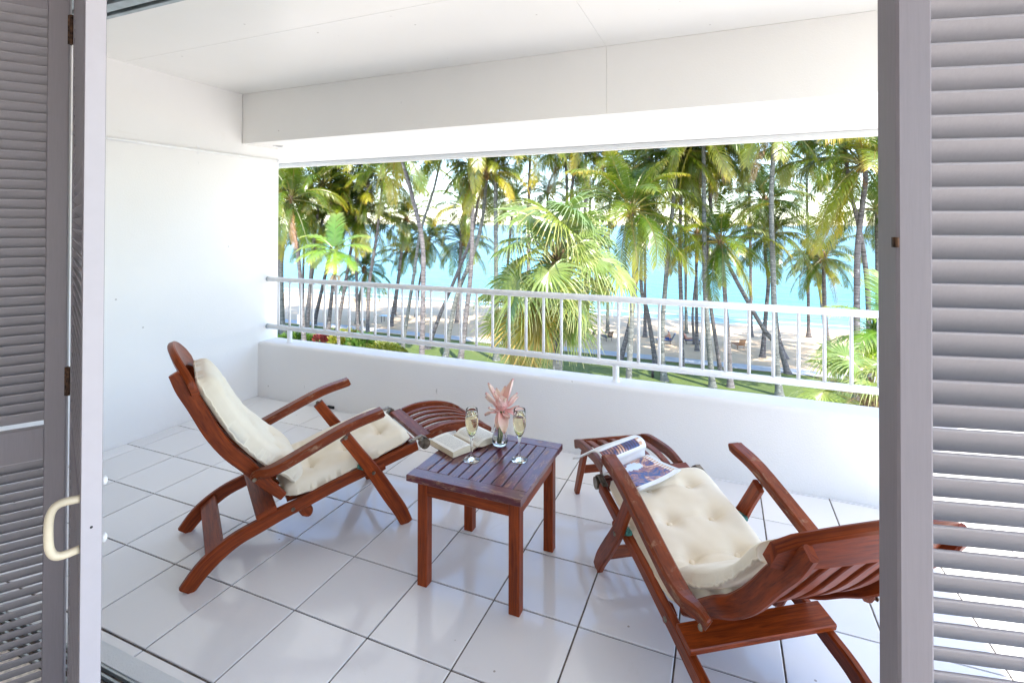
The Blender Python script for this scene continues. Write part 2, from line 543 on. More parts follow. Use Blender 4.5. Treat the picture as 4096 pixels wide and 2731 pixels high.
def sea_mat():
    m, nt, b = mat("turquoise_sea")
    g = nt.nodes.new("ShaderNodeNewGeometry")
    sx = nt.nodes.new("ShaderNodeSeparateXYZ"); nt.links.new(g.outputs["Position"], sx.inputs[0])
    mr = nt.nodes.new("ShaderNodeMapRange"); mr.inputs["From Min"].default_value = 62; mr.inputs["From Max"].default_value = 420
    nt.links.new(sx.outputs["Y"], mr.inputs["Value"])
    base = ramp(nt, mr.outputs[0], [(0.0, (0.17, 0.31, 0.29)), (0.04, (0.028, 0.205, 0.25)), (0.35, (0.006, 0.125, 0.19)), (1.0, (0.006, 0.105, 0.18))])
    v = geo_pos(nt, (0.25, 1.0, 1))
    w = tex(nt, v, 0.35, 6, 0.6, 0.4)
    c = mix(nt, 1.0, base, ramp(nt, w, [(0.32, 0.70), (0.68, 1.35)]), 'MULTIPLY')
    set_col(nt, b, c)
    b.inputs["Roughness"].default_value = 0.3
    b.inputs["Specular IOR Level"].default_value = 0.12
    b.inputs["IOR"].default_value = 1.33
    bump(nt, b, tex(nt, v, 0.9, 4, 0.6), 0.35, 0.6)
    return m
def foam_mat():
    m, nt, b = mat("surf_foam")
    v = geo_pos(nt, (0.5, 1, 1))
    set_col(nt, b, ramp(nt, tex(nt, v, 1.6, 5, 0.7), [(0.35, (0.5, 0.62, 0.6)), (0.55, (0.85, 0.87, 0.85))]))
    b.inputs["Roughness"].default_value = 0.7
    return m
M['sand'], M['lawn'], M['path'], M['sea'], M['foam'] = sand_mat(), lawn_mat(), path_mat(), sea_mat(), foam_mat()

XS = [-400, -200, -120] + [-100 + 2.5 * i for i in range(73)] + [100, 200, 400]
def sand_z(x, y):
    k = max(0.0, min(1.0, (y - 54) / 12.0))
    return GZ + 0.03 * noise.noise(Vector((x * 0.15, y * 0.15, 0))) - 0.35 * k
sand = sheet("beach", XS, [44.15 + 0.8 * i for i in range(32)], sand_z, M['sand']); tag(sand, kind="structure", label="pale sand beach between the path and the sea")
lawn = sheet("lawn", XS, [32.5] + [33 + 0.9 * i for i in range(11)] + [42.75], lambda x, y: GZ + 0.02 * noise.noise(Vector((x * .2, y * .2, 3))), M['lawn']); tag(lawn, kind="structure", label="mown lawn under the palms")
M['reflector'] = plaster("bounce_paving", (0.68, 0.60, 0.50), 0.8)  # unseen ground added to bounce sunlight up into the balcony
reflector = sheet("reflector", XS, [-60, -20, 0, 20, 32.7], lambda x, y: GZ + 0.03, M['reflector']); tag(reflector, kind="structure", label="unseen pale paved terrace at the foot of the building")
path = sheet("path", XS, [42.7, 43.4, 44.2], lambda x, y: GZ + 0.05, M['path']); tag(path, kind="structure", label="concrete path along the beach edge")
sea = sheet("sea", [-30000, -6000, -1000, -300] + [-200 + 20 * i for i in range(21)] + [300, 1000, 6000, 30000],
            [62.4, 64, 70, 90, 120, 200, 500, 1500, 6000, 30000], lambda x, y: GZ - 0.27, M['sea']); tag(sea, kind="structure", label="turquoise sea reaching to the horizon")
def foam_strip(y0, amp, wid, seed, x0=-95, x1=60):
    b = MB(); r = random.Random(seed); verts = []; faces = []
    n = 150
    for i in range(n + 1):
        x = lerp(x0, x1, i / n)
        y = y0 + amp * noise.noise(Vector((x * 0.07, seed, 0))) + 0.5 * amp * noise.noise(Vector((x * 0.3, seed, 1)))
        w = wid * (0.55 + 0.9 * abs(noise.noise(Vector((x * 0.2, seed, 5)))))
        verts += [(x, y, GZ - 0.262), (x, y + w / 2, GZ - 0.19), (x, y + w, GZ - 0.262)]
    for i in range(n):
        a = 3 * i
        faces += [(a, a + 3, a + 4, a + 1), (a + 1, a + 4, a + 5, a + 2)]
    b.add(verts, faces)
    o = b.build("surf", M['foam'], None, True)
    return tag(o, kind="structure", label="white surf breaking along the water's edge")
foam_strip(63.2, 0.7, 1.2, 11); foam_strip(66.5, 0.9, 0.7, 23)

# ------------------------------------------------------------------ balcony shell
XL, XR = -4.18, 2.45
TL, X0, Y0 = 0.385, -3.2524, 1.3016
YP, ZC = 3.635, 2.885
# tiled floor: bed of grout, every tile a piece of its own
floor = box("floor", (-4.6, 1.1, -0.25), (XR + 0.3, 3.9, -0.006), M['grout'])
tag(floor, kind="structure", label="white tiled balcony floor")
_tile_cache = {}
def tile(x0, y0, x1, y1):
    w, h = round(x1 - x0, 4), round(y1 - y0, 4)
    if w < 0.012 or h < 0.012: return
    if (w, h) not in _tile_cache:
        b = MB(); e = min(0.0025, w / 4, h / 4)
        a, c = w / 2, h / 2
        vs = [(-a, -c, -0.008), (a, -c, -0.008), (a, c, -0.008), (-a, c, -0.008),
              (-a, -c, -0.0015), (a, -c, -0.0015), (a, c, -0.0015), (-a, c, -0.0015),
              (-a + e, -c + e, 0), (a - e, -c + e, 0), (a - e, c - e, 0), (-a + e, c - e, 0)]
        fs = [(8, 9, 10, 11)] + [(i, (i + 1) % 4, 4 + (i + 1) % 4, 4 + i) for i in range(4)] + [(4 + i, 4 + (i + 1) % 4, 8 + (i + 1) % 4, 8 + i) for i in range(4)]
        b.add(vs, fs)
        _tile_cache[(w, h)] = b.mesh("tile", M['tile'])
    o = put("tile", _tile_cache[(w, h)], floor, ((x0 + x1) / 2, (y0 + y1) / 2, 0))
    o.rotation_euler = (RND.uniform(-.0015, .0015), RND.uniform(-.0015, .0015), 0)
xs = [XL] + [X0 + TL * i for i in range(-2, 15)]
ys = [1.262, Y0] + [Y0 + TL * j for j in range(1, 7)] + [YP]
G = 0.0036
for i in range(len(xs) - 1):
    for j in range(len(ys) - 1):
        y0 = ys[j] + (G if j else 0); 
        if j == 1: y0 += 0.003
        tile(xs[i] + (G if i else 0.002), y0, xs[i + 1] - G, ys[j + 1] - (G if j < len(ys) - 2 else 0.004))

# left party wall with conduit
wall = box("party_wall", (XL - 0.22, 1.1, -0.2), (XL, 3.868, 2.423), M['wall'])
tag(wall, "smooth white side wall at the left end of the balcony", "wall")
up = box("upper_wall", (XL - 0.22, 1.1, 2.423), (XL, 3.444, ZC + 0.06), M['wall'], wall)
pipe = MB(); pipe.tube([(XL + 0.014, 1.15, 2.285), (XL + 0.014, 3.84, 2.303)], 0.0125, 12)
pipe.tube([(XL + 0.014, 3.835, 2.303), (XL + 0.014, 3.88, 2.305)], 0.016, 12)
pipe.tube([(XL + 0.012, 3.865, 2.305), (XL - 0.03, 3.89, 2.305), (XL - 0.14, 3.89, 2.305)], [0.0125, 0.0135, 0.0125], 12)
pipe = pipe.build("conduit", M['rail'], None, True); tag(pipe, "thin white conduit running high along the left wall", "conduit")
clip = MB(); clip.box((XL + 0.0005, 3.0, 2.262), (XL + 0.004, 3.022, 2.338), 0.001)
clip.tube([(XL + 0.014, 2.998, 2.2972), (XL + 0.014, 3.024, 2.2974)], 0.0148, 12)
clip.build("clip", M['rail'], pipe)

# parapet with rounded edges, drain slot
par = MB()
R_ = 0.028; prof = []
zt, yi, yo = 0.520, YP, 3.875
for k in range(6): a = math.pi - k * math.pi / 10; prof.append((yi + R_ + R_ * math.cos(a), zt - R_ + R_ * math.sin(a)))
for k in range(6): a = math.pi / 2 - k * math.pi / 10; prof.append((yo - R_ + R_ * math.cos(a), zt - R_ + R_ * math.sin(a)))
prof = [(yi, -0.2)] + prof + [(yo, -0.3)]
xs_ = [XL + 0.0005 + (XR - XL) * i / 40 for i in range(41)]
vs = [(x, y, z + 0.002 * noise.noise(Vector((x * 1.3, y * 3, 0)))) for x in xs_ for y, z in prof]
k = len(prof)
fs = [(i * k + j, i * k + j + 1, (i + 1) * k + j + 1, (i + 1) * k + j) for i in range(40) for j in range(k - 1)]
par.add(vs, fs)
parapet = par.build("parapet", M['parapet'], None, True); tag(parapet, "low white rendered wall under the balcony railing", "wall")
d = MB(); d.box((-3.305, 3.622, 0.004), (-3.235, 3.6345, 0.028), 0.002)
d.build("drain_slot", M['dark'], parapet)
ret = MB(); ret.box((XR + 0.26, 1.1, -0.2), (XR + 0.29, 3.875, 0.12), 0.02)
ret.build("parapet_return", M['parapet'], parapet)

# railing
RY = 3.745
rail = empty("railing", (XL, RY, 0.52))
tag(rail, "white tubular balcony railing with thin round balusters", "railing")
def rp(b, name, mm=None, smooth=True):
    o = b.build(name, mm or M['rail'], None, smooth); o.parent = rail; o.matrix_parent_inverse = Matrix.Translation((-XL, -RY, -0.52)); return o
for nm, zc, rr in (("top_rail", 1.121, 0.0235), ("bottom_rail", 0.654, 0.0235)):
    b = MB(); b.tube([(XL + 0.014, RY, zc), (XR + 0.1, RY, zc)], rr, 20); rp(b, nm)
    b = MB(); b.tube([(XL + 0.001, RY, zc), (XL + 0.016, RY, zc)], rr + 0.002, 20); rp(b, "wall_socket", M['alu'])
b = MB(); b.tube([(0, 0, 0), (0, 0, 0.452)], 0.0112, 12); balm = b.mesh("baluster", M['rail'], True)
x = -4.034
while x < XR:
    put("baluster", balm, rail, (x - XL, 0, 0.662 - 0.52)); x += 0.1446
b = MB(); b.lathe([(0.033, -0.004), (0.031, 0.004), (0.025, 0.012), (0.0235, 0.03), (0.0235, 0.115), (0.027, 0.128)], 20); postm = b.mesh("post", M['rail'], True)
for x in (-3.888, -0.726, 2.436): put("post", postm, rail, (x - XL, 0, 0.0))

for nm, zc in (("top_rail", 1.121), ("bottom_rail", 0.654)):      # the railing returns along the open right end
    b = MB(); b.tube([(XR + 0.05, RY - 0.02, zc), (XR + 0.05, 1.2, zc)], 0.0235, 16); rp(b, nm)
y = RY - 0.16
while y > 1.25:
    put("baluster", balm, rail, (XR + 0.05 - XL, y - RY, 0.142)); y -= 0.1446
# ceiling panels with open joints, beam in two lengths, overhanging slab with drip lip
ceil = empty("ceiling", (0, 0, ZC)); tag(ceil, kind="structure", label="glossy white balcony ceiling of wide sheets")
for (x0, x1, y0, y1) in ((-4.18, -0.7385, 2.4115, 3.5), (-0.7370, 2.45, 2.4115, 3.5), (-4.18, 1.9, 1.10, 2.4100), (1.9015, 2.45, 1.10, 2.4095)):
    box("ceiling_panel", (x0, y0, 0), (x1, y1, 0.05), M['ceiling'], ceil, 0.0012)
bm_ = empty("beam", (0, 3.446, 2.42)); tag(bm_, "deep white downstand beam above the railing, jointed in the middle", "beam")
for x0, x1 in ((-4.179, -0.7355), (-0.7338, 5.6)):
    box("beam_face", (x0, 0, 0), (x1, 0.12, ZC - 2.4205), M['soffit'], bm_, 0.002)
slab = box("roof_slab", (-14, 3.568, 2.4235), (2.45, 4.83, 3.3), M['soffit']); tag(slab, kind="structure", label="white overhanging slab edge above the railing")
lip = MB(); lip.box((-14, 4.775, 2.388), (2.45, 4.865, 2.422), 0.004); lip.build("drip_lip", M['sill'], slab)
lip2 = MB(); lip2.box((-14, 4.8, 2.372), (2.45, 4.83, 2.388), 0.0); lip2.build("drip_edge", M['soffit'], slab)
dl = MB(); dl.lathe([(0.044, 0.0), (0.052, -0.004), (0.052, -0.006), (0.04, -0.008), (0.038, 0.0)], 24)
dl = dl.build("downlight", M['rail'], None, True); dl.location = (-3.985, 3.69, 2.4232); tag(dl, "small round downlight set in the soffit by the left wall", "downlight")
b = MB(); b.lathe([(0.0005, -0.0015), (0.0385, -0.0015), (0.0385, -0.0005)], 20); b.build("lens", M['dark'], dl)
wire = MB(); wire.tube([(-4.52, 4.45, 2.405), (-4.2, 4.5, 2.400), (-3.98, 4.58, 2.402), (-3.86, 4.68, 2.418)], 0.0022, 6)
tag(wire.build("loose_wire", M['sill'], None, True), "thin loose wire hanging under the slab at left", "wire")

# upper building mass so the balcony stays in shade
mass = box("building", (-14, -4.3, 3.0), (2.45, 3.56, 6.5), M['wall']); tag(mass, "white storey of the building above the balcony", "building")
fac = MB(); fac.box((-14, 1.1, -9.4), (-4.405, 3.868, 3.0), 0.0); tag(fac.build("neighbour_wall", M['wall'], None), "white neighbouring facade beyond the left wall", "wall")
low = MB(); low.box((-14, -4.3, -9.4), (2.45, 3.63, -0.26), 0.0); tag(low.build("lower_storeys", M['wall'], None), "white lower storeys of the building beneath the balcony", "building")

# unseen room behind the camera, right and back sides left open for fill sunlight
room = empty("room", (0, 0, 0)); tag(room, kind="structure", label="unseen bedroom behind the louvred shutters, sides left open for fill sunlight")
def rb(name, lo, hi, m=None): return box(name, lo, hi, m or M['room'], room)
rb("room_floor", (-5.2, -4.25, -0.2), (2.45, 1.098, -0.004), M['roomfloor'])
rb("room_ceiling", (-5.2, -4.25, 2.72), (2.45, 1.06, 2.85))
rb("left_wall", (-5.3, -4.2, -0.004), (-5.2, 1.0, 2.72))
rb("facade_pier", (-5.2, 1.0, -0.004), (-3.3, 1.098, 2.72)); rb("facade_pier", (1.9, 1.0, -0.004), (2.45, 1.098, 2.72))
rb("back_wall", (-5.2, -4.25, -0.004), (0.8, -4.15, 2.72))
rb("right_wall", (2.34, -4.15, -0.004), (2.43, -1.6, 2.72))
lint = rb("lintel", (-5.3, 1.062, 2.52), (2.45, 1.25, 3.0), M['wall'])

# threshold and sliding-door tracks
thr = empty("door_track", (0, 1.2, 0)); tag(thr, "worn white sill and dark sliding door track along the threshold", "door track")
def tb(name, lo, hi, m): return box(name, (lo[0], lo[1] - 1.2, lo[2]), (hi[0], hi[1] - 1.2, hi[2]), m, thr, 0.001)
tb("sill", (-3.3, 1.196, -0.02), (1.9, 1.258, 0.012), M['sill'])
tb("track_base", (-3.3, 1.10, -0.02), (1.9, 1.195, -0.012), M['groove'])
for y in (1.103, 1.133, 1.163, 1.186): tb("track_rib", (-3.3, y, -0.011), (1.9, y + 0.008, 0.008), M['alu'])
head = empty("sliding_door_frame", (0, 1.2, 2.5)); tag(head, "grey grooved aluminium door head at the top left", "door frame")
for y0, y1, z0, m in ((1.10, 1.146, 2.488, 'alu'), (1.15, 1.176, 2.50, 'alu'), (1.18, 1.226, 2.49, 'alu'), (1.238, 1.258, 2.484, 'alu'), (1.10, 1.256, 2.514, 'groove')):
    box("head_rib" if m == 'alu' else "head_groove", (-3.3, y0 - 1.2, z0 - 2.5), (1.9, y1 - 1.2, 0.0185), M[m], head, 0.0015)

# ------------------------------------------------------------------ steamer chairs (local: x forward, y across 0..0.57, z up)
CW = 0.57
def rot2(p, piv, a):
    x, z = p[0] - piv[0], p[1] - piv[1]
    return (piv[0] + x * math.cos(a) + z * math.sin(a), piv[1] - x * math.sin(a) + z * math.cos(a))

def steamer_chair(name, label, loc, yaw, tilt=0.0, recline=0.0, arm_pts=None, leg_foot=1.077, foot_end=(1.66, 0.365), bowd=0.03):
    root = empty(name, (loc[0], loc[1], 0), yaw)
    tag(root, label, "deck chair", "timber steamer chairs on the balcony")
    W = M['wood']
    T = lambda p: rot2(p, (0.05, 0.0), tilt)
    BP = T((0.45, 0.30))
    B = lambda p: rot2(T(p), BP, -recline)
    def strip(nm, pts, widths, y, thick, m=W, n=18, ch=0.006, par=root):
        P = catmull([(p[0], p[1], 0) for p in pts], n)
        ws = catmull([(w, 0, 0) for w in widths], n)
        b = MB(); b.sweep([(p.x, y, p.y) for p in P], [w.x for w in ws], thick, lateral=(0, 1, 0), ch=ch)
        return b.build(nm, m, par)
    th = 0.032
    # seat rails that curve down into the rear legs
    rail_c = [T(p) for p in [(0.036, 0.006), (0.098, 0.080), (0.165, 0.134), (0.245, 0.177), (0.335, 0.204), (0.435, 0.235), (0.55, 0.262), (0.72, 0.307), (0.865, 0.336), (1.0, 0.366), (1.15, 0.399)]]
    for y in (th / 2, CW - th / 2):
        strip("seat_rail", rail_c, [0.068, 0.075, 0.072, 0.066, 0.064, 0.062, 0.058, 0.056, 0.054, 0.052, 0.052], y, th, n=30)
    # front legs
    lt = arm_pts[2]
    x1 = T((0.885, 0.334))
    for y in (-0.015, CW + 0.015):
        strip("front_leg", [lt, (lerp(lt[0], x1[0], .5), lerp(lt[1], x1[1], .5)), x1, (lerp(x1[0], leg_foot, .46), x1[1] * .56), (lerp(x1[0], leg_foot, .8), x1[1] * .24), (leg_foot, -0.002)], [0.060, 0.062, 0.070, 0.076, 0.074, 0.066], y, 0.028)
    bz = x1[1] * 0.40; bx_ = lerp(x1[0], leg_foot, .62)
    b = MB(); b.sweep([(bx_, -0.001, bz), (bx_, CW + 0.001, bz)], 0.05, 0.024, (0.35, 0, 1), 0.004); b.build("leg_stretcher", W, root)
    # bolts and corroded brackets
    def bolt(x, y, z, s):
        b = MB(); b.tube([(x, y, z), (x, y + s * 0.005, z)], [0.0105, 0.0085], 10); b.build("bolt", M['brass'], root)
    for (p, y0, y1) in ((T((0.485, 0.244)), -0.0005, CW + 0.0005), (T((0.884, 0.33)), -0.0295, CW + 0.0295), (arm_pts[3], -0.036, CW + 0.036), (lt, -0.0295, CW + 0.0295)):
        bolt(p[0], y0, p[1], -1); bolt(p[0], y1, p[1], 1)
    for y in (-0.006, CW - 0.018):
        p = T((0.845, 0.352)); b = MB(); b.sweep([(p[0] - 0.035, y + 0.012, p[1] + 0.018), (p[0] + 0.012, y + 0.012, p[1] + 0.004)], [0.02, 0.042], 0.026, (0, 0, 1), 0.004); b.build("bracket", M['verdigris'], root)
    for y in (0.05, CW - 0.05):
        p = [T(q) for q in ((0.535, 0.235), (0.552, 0.205), (0.565, 0.185), (0.572, 0.168))]
        strip("stop_block", p, [0.06, 0.06, 0.056, 0.03], y, 0.03, n=8, ch=0.01)
        q = T((0.955, 0.335)); b = MB(); b.sweep([(q[0] - 0.05, y - (0.05 if y < .2 else -0.05), q[1] - 0.010), (q[0], y - (0.05 if y < .2 else -0.05), q[1] + 0.002)], [0.05, 0.034], 0.026, (0, 0, 1), 0.01); b.build("rest_block", W, root)
    # planks between the rear legs
    p = T((0.365, 0.262)); u = T((0.44, 0.284)); b = MB()
    dr = Vector((u[0] - p[0], 0, u[1] - p[1])).normalized()
    b.sweep([(p[0], 0.001, p[1]), (p[0], CW - 0.001, p[1])], 0.095, 0.026, dr, 0.004); b.build("rear_plank", W, root)
    p = T((0.150, 0.137)); u = T((0.20, 0.175)); dr = Vector((u[0] - p[0], 0, u[1] - p[1])).normalized(); b = MB()
    b.sweep([(p[0], th, p[1]), (p[0], CW - th, p[1])], 0.085, 0.022, dr, 0.004); b.build("leg_plank", W, root)
    # backrest: two stiles, slats, crest board
    bc = [B(q) for q in [(0.447, 0.300), (0.36, 0.396), (0.286, 0.489), (0.208, 0.577), (0.137, 0.687), (0.07, 0.824), (0.022, 0.915), (-0.018, 0.985)]]
    for y in (0.050, CW - 0.050):
        strip("back_stile", bc, [0.040, 0.056, 0.062, 0.066, 0.070, 0.070, 0.068, 0.040], y, 0.026, n=24)
    off = 0.012
    nb = len(bc)
    sl = []
    for i in range(nb):
        t = (Vector(bc[min(i + 1, nb - 1)]) - Vector(bc[max(i - 1, 0)])).normalized()
        sl.append((bc[i][0] + t.y * off * 0, bc[i][1]))
    for k in range(5):
        y = 0.125 + k * 0.080
        strip("back_slat", sl[:-1], [0.014] * 7, y, 0.046, n=16, ch=0.003)
    a = bc[1]; b = MB(); b.sweep([(a[0], 0.064, a[1]), (a[0], CW - 0.064, a[1])], 0.05, 0.018, (bc[2][0] - bc[0][0], 0, bc[2][1] - bc[0][1]), 0.003); b.build("back_rail", W, root)
    for k in range(5):                                   # seat slats under the pad
        y = 0.105 + k * 0.090
        strip("seat_slat", [T(q) for q in ((0.47, 0.258), (0.60, 0.276), (0.80, 0.322), (0.98, 0.360), (1.12, 0.392))], [0.016] * 5, y, 0.058, n=10, ch=0.003)
    # crest: board with an arched top, bowed backwards, set on the front of the stiles
    t = (Vector(bc[-1]) - Vector(bc[-3])).normalized()
    base = Vector(bc[-2]) + Vector((t.y, -t.x)) * 0.036
    upv = (t * 0.86 + Vector((0.10, 0.5)) * 0.5).normalized()
    nrm = Vector((upv.y, -upv.x))
    b = MB(); n = 18; rings = []
    for i in range(n + 1):
        f = i / n; y = lerp(0.006, CW - 0.006, f); e = abs(2 * f - 1)
        c = max(0.0, 1 - e ** 2.4)
        h0 = -0.062 + 0.085 * c ** 1.3; h1 = 0.028 + 0.135 * c ** 0.9
        if e > 0.985: h0 += 0.012; h1 -= 0.012
        bow = -bowd * c
        th2 = 0.016
        ring = []
        for h, d in ((h0, -th2), (h0, th2), (h1 - 0.006, th2), (h1, th2 - 0.006), (h1, -th2 + 0.006), (h1 - 0.006, -th2)):
            q = base + upv * h + nrm * (d + bow)
            ring.append((q.x, y, q.y))
        rings.append(ring)
    vs = [q for r in rings for q in r]; fs = []; uvs = []
    for i in range(n):
        for j in range(6):
            j2 = (j + 1) % 6
            fs.append((i * 6 + j, (i + 1) * 6 + j, (i + 1) * 6 + j2, i * 6 + j2))
            uvs.append([(i * .03, j * .03), (i * .03 + .03, j * .03), (i * .03 + .03, j * .03 + .03), (i * .03, j * .03 + .03)])
    fs.append(tuple(range(6))); uvs.append([(0, 0.01 * k) for k in range(6)])
    fs.append(tuple(n * 6 + j for j in range(5, -1, -1))); uvs.append([(0, 0.01 * k) for k in range(6)])
    b.add(vs, fs, uvs); smooth_angle(b.build("crest_board", W, root), 35)
    # arms: (tip), (mid), leg pivot, rear pivot
    tip, mid, lp, rp_ = arm_pts[0], arm_pts[1], arm_pts[2], arm_pts[3]
    up = lambda q, d: (q[0], q[1] + d)
    d0 = Vector(tip) - Vector(rp_)
    ctrl = [rp_, (lerp(rp_[0], mid[0], .22), lerp(rp_[1], mid[1], .15) + 0.012), mid, up(lp, 0.056), (tip[0] - 0.02, tip[1] - 0.004), tip]
    P = catmull([(q[0], q[1], 0) for q in ctrl], 26)
    for s, yc in ((-1, 0.0), (1, CW)):
        b = MB(); pts = []; wd = []; tk = []
        for i, q in enumerate(P):
            f = i / 26
            out = 0.020 + 0.014 * min(1, f * 1.6)
            pts.append((q.x, yc + s * (out - 0.012 * (1 - min(1, f * 3))), q.y))
            wd.append(0.045 if 0.05 < f < 0.96 else (0.04 if f < 0.5 else 0.026))
            tk.append(lerp(0.030, 0.066, min(1, max(0, (f - 0.16) * 4))) * (1 if f < 0.93 else lerp(1, 0.62, (f - 0.93) / 0.07)))
        b.sweep(pts, wd, tk, lateral=(0, 1, 0), ch=0.008)
        b.build("armrest", M['woodworn'] if s < 5 else W, root)
    # footrest: hinge caps, hinge plank, two curved side bars, slats, end bar, legs
    hp = T((1.205, 0.414))
    fe = foot_end
    for y in (0.016, CW - 0.016):
        h = T((1.15, 0.412)); h2 = T((1.20, 0.405))
        s_ = -1 if y < .2 else 1
        b = MB(); b.sweep([(h[0] - 0.045, y, h[1] + 0.018), (h[0] + 0.03, y, h[1] + 0.036), (h2[0] + 0.008, y, h2[1] + 0.026)], [0.007, 0.008, 0.008], 0.030, lateral=(0, 1, 0), ch=0.003)
        b.build("hinge_strap", M['brass'], root)
        b = MB(); b.tube([(h2[0] - 0.004, y - 0.019, h2[1] - 0.002), (h2[0] - 0.004, y + 0.019, h2[1] - 0.002)], 0.030, 18); b.build("hinge_cap", M['brass'], root)
        b = MB(); b.tube([(h[0] - 0.03, y, h[1] + 0.02), (h[0] - 0.03, y, h[1] + 0.028)], 0.007, 10); b.build("screw", M['brass'], root)
    a0 = T((1.135, 0.408)); b = MB(); b.sweep([(a0[0], 0.033, a0[1]), (a0[0], CW - 0.033, a0[1])], 0.042, 0.02, (1, 0, 0.2), 0.003); b.build("front_rail", M['woodworn'], root)
    b = MB(); b.sweep([(hp[0] + 0.012, 0.045, hp[1] + 0.004), (hp[0] + 0.012, CW - 0.045, hp[1] + 0.004)], 0.075, 0.028, (1, 0, 0.16), 0.005); b.build("hinge_plank", M['woodworn'], root)
    fc = [(hp[0] + 0.05, hp[1] + 0.006), (lerp(hp[0], fe[0], .32), hp[1] + 0.022), (lerp(hp[0], fe[0], .6), hp[1] + 0.012), (lerp(hp[0], fe[0], .84), lerp(hp[1], fe[1], .55) + 0.006), (fe[0], fe[1] - 0.01)]
    for y in (0.072, CW - 0.072):
        strip("footrest_bar", fc, [0.05, 0.052, 0.052, 0.05, 0.042], y, 0.026, M['woodworn'], 16, 0.004)
    for k in range(5):
        y = 0.138 + k * 0.0735
        strip("footrest_slat", fc, [0.016] * 5, y, 0.034, M['woodworn'], 14, 0.003)
    b = MB(); b.sweep([(fe[0] - 0.004, 0.058, fe[1] - 0.014), (fe[0] - 0.004, CW - 0.058, fe[1] - 0.014)], 0.048, 0.026, (0.3, 0, 1), 0.006); b.build("end_bar", M['woodworn'], root)
    lf = fe[0] + 0.10
    for y in (0.105, CW - 0.105):
        strip("footrest_leg", [(fe[0] - 0.06, fe[1] - 0.015), (lerp(fe[0] - .06, lf, .5), fe[1] * .48), (lf, 0.0)], [0.05, 0.05, 0.04], y, 0.026, W, 6, 0.004)
    zz = fe[1] * 0.5; xx = lerp(fe[0] - .06, lf, .5)
    b = MB(); b.sweep([(xx, 0.118, zz), (xx, CW - 0.118, zz)], 0.045, 0.02, (0.3, 0, 1), 0.004); b.build("footrest_stretcher", W, root)
    return root, T, B

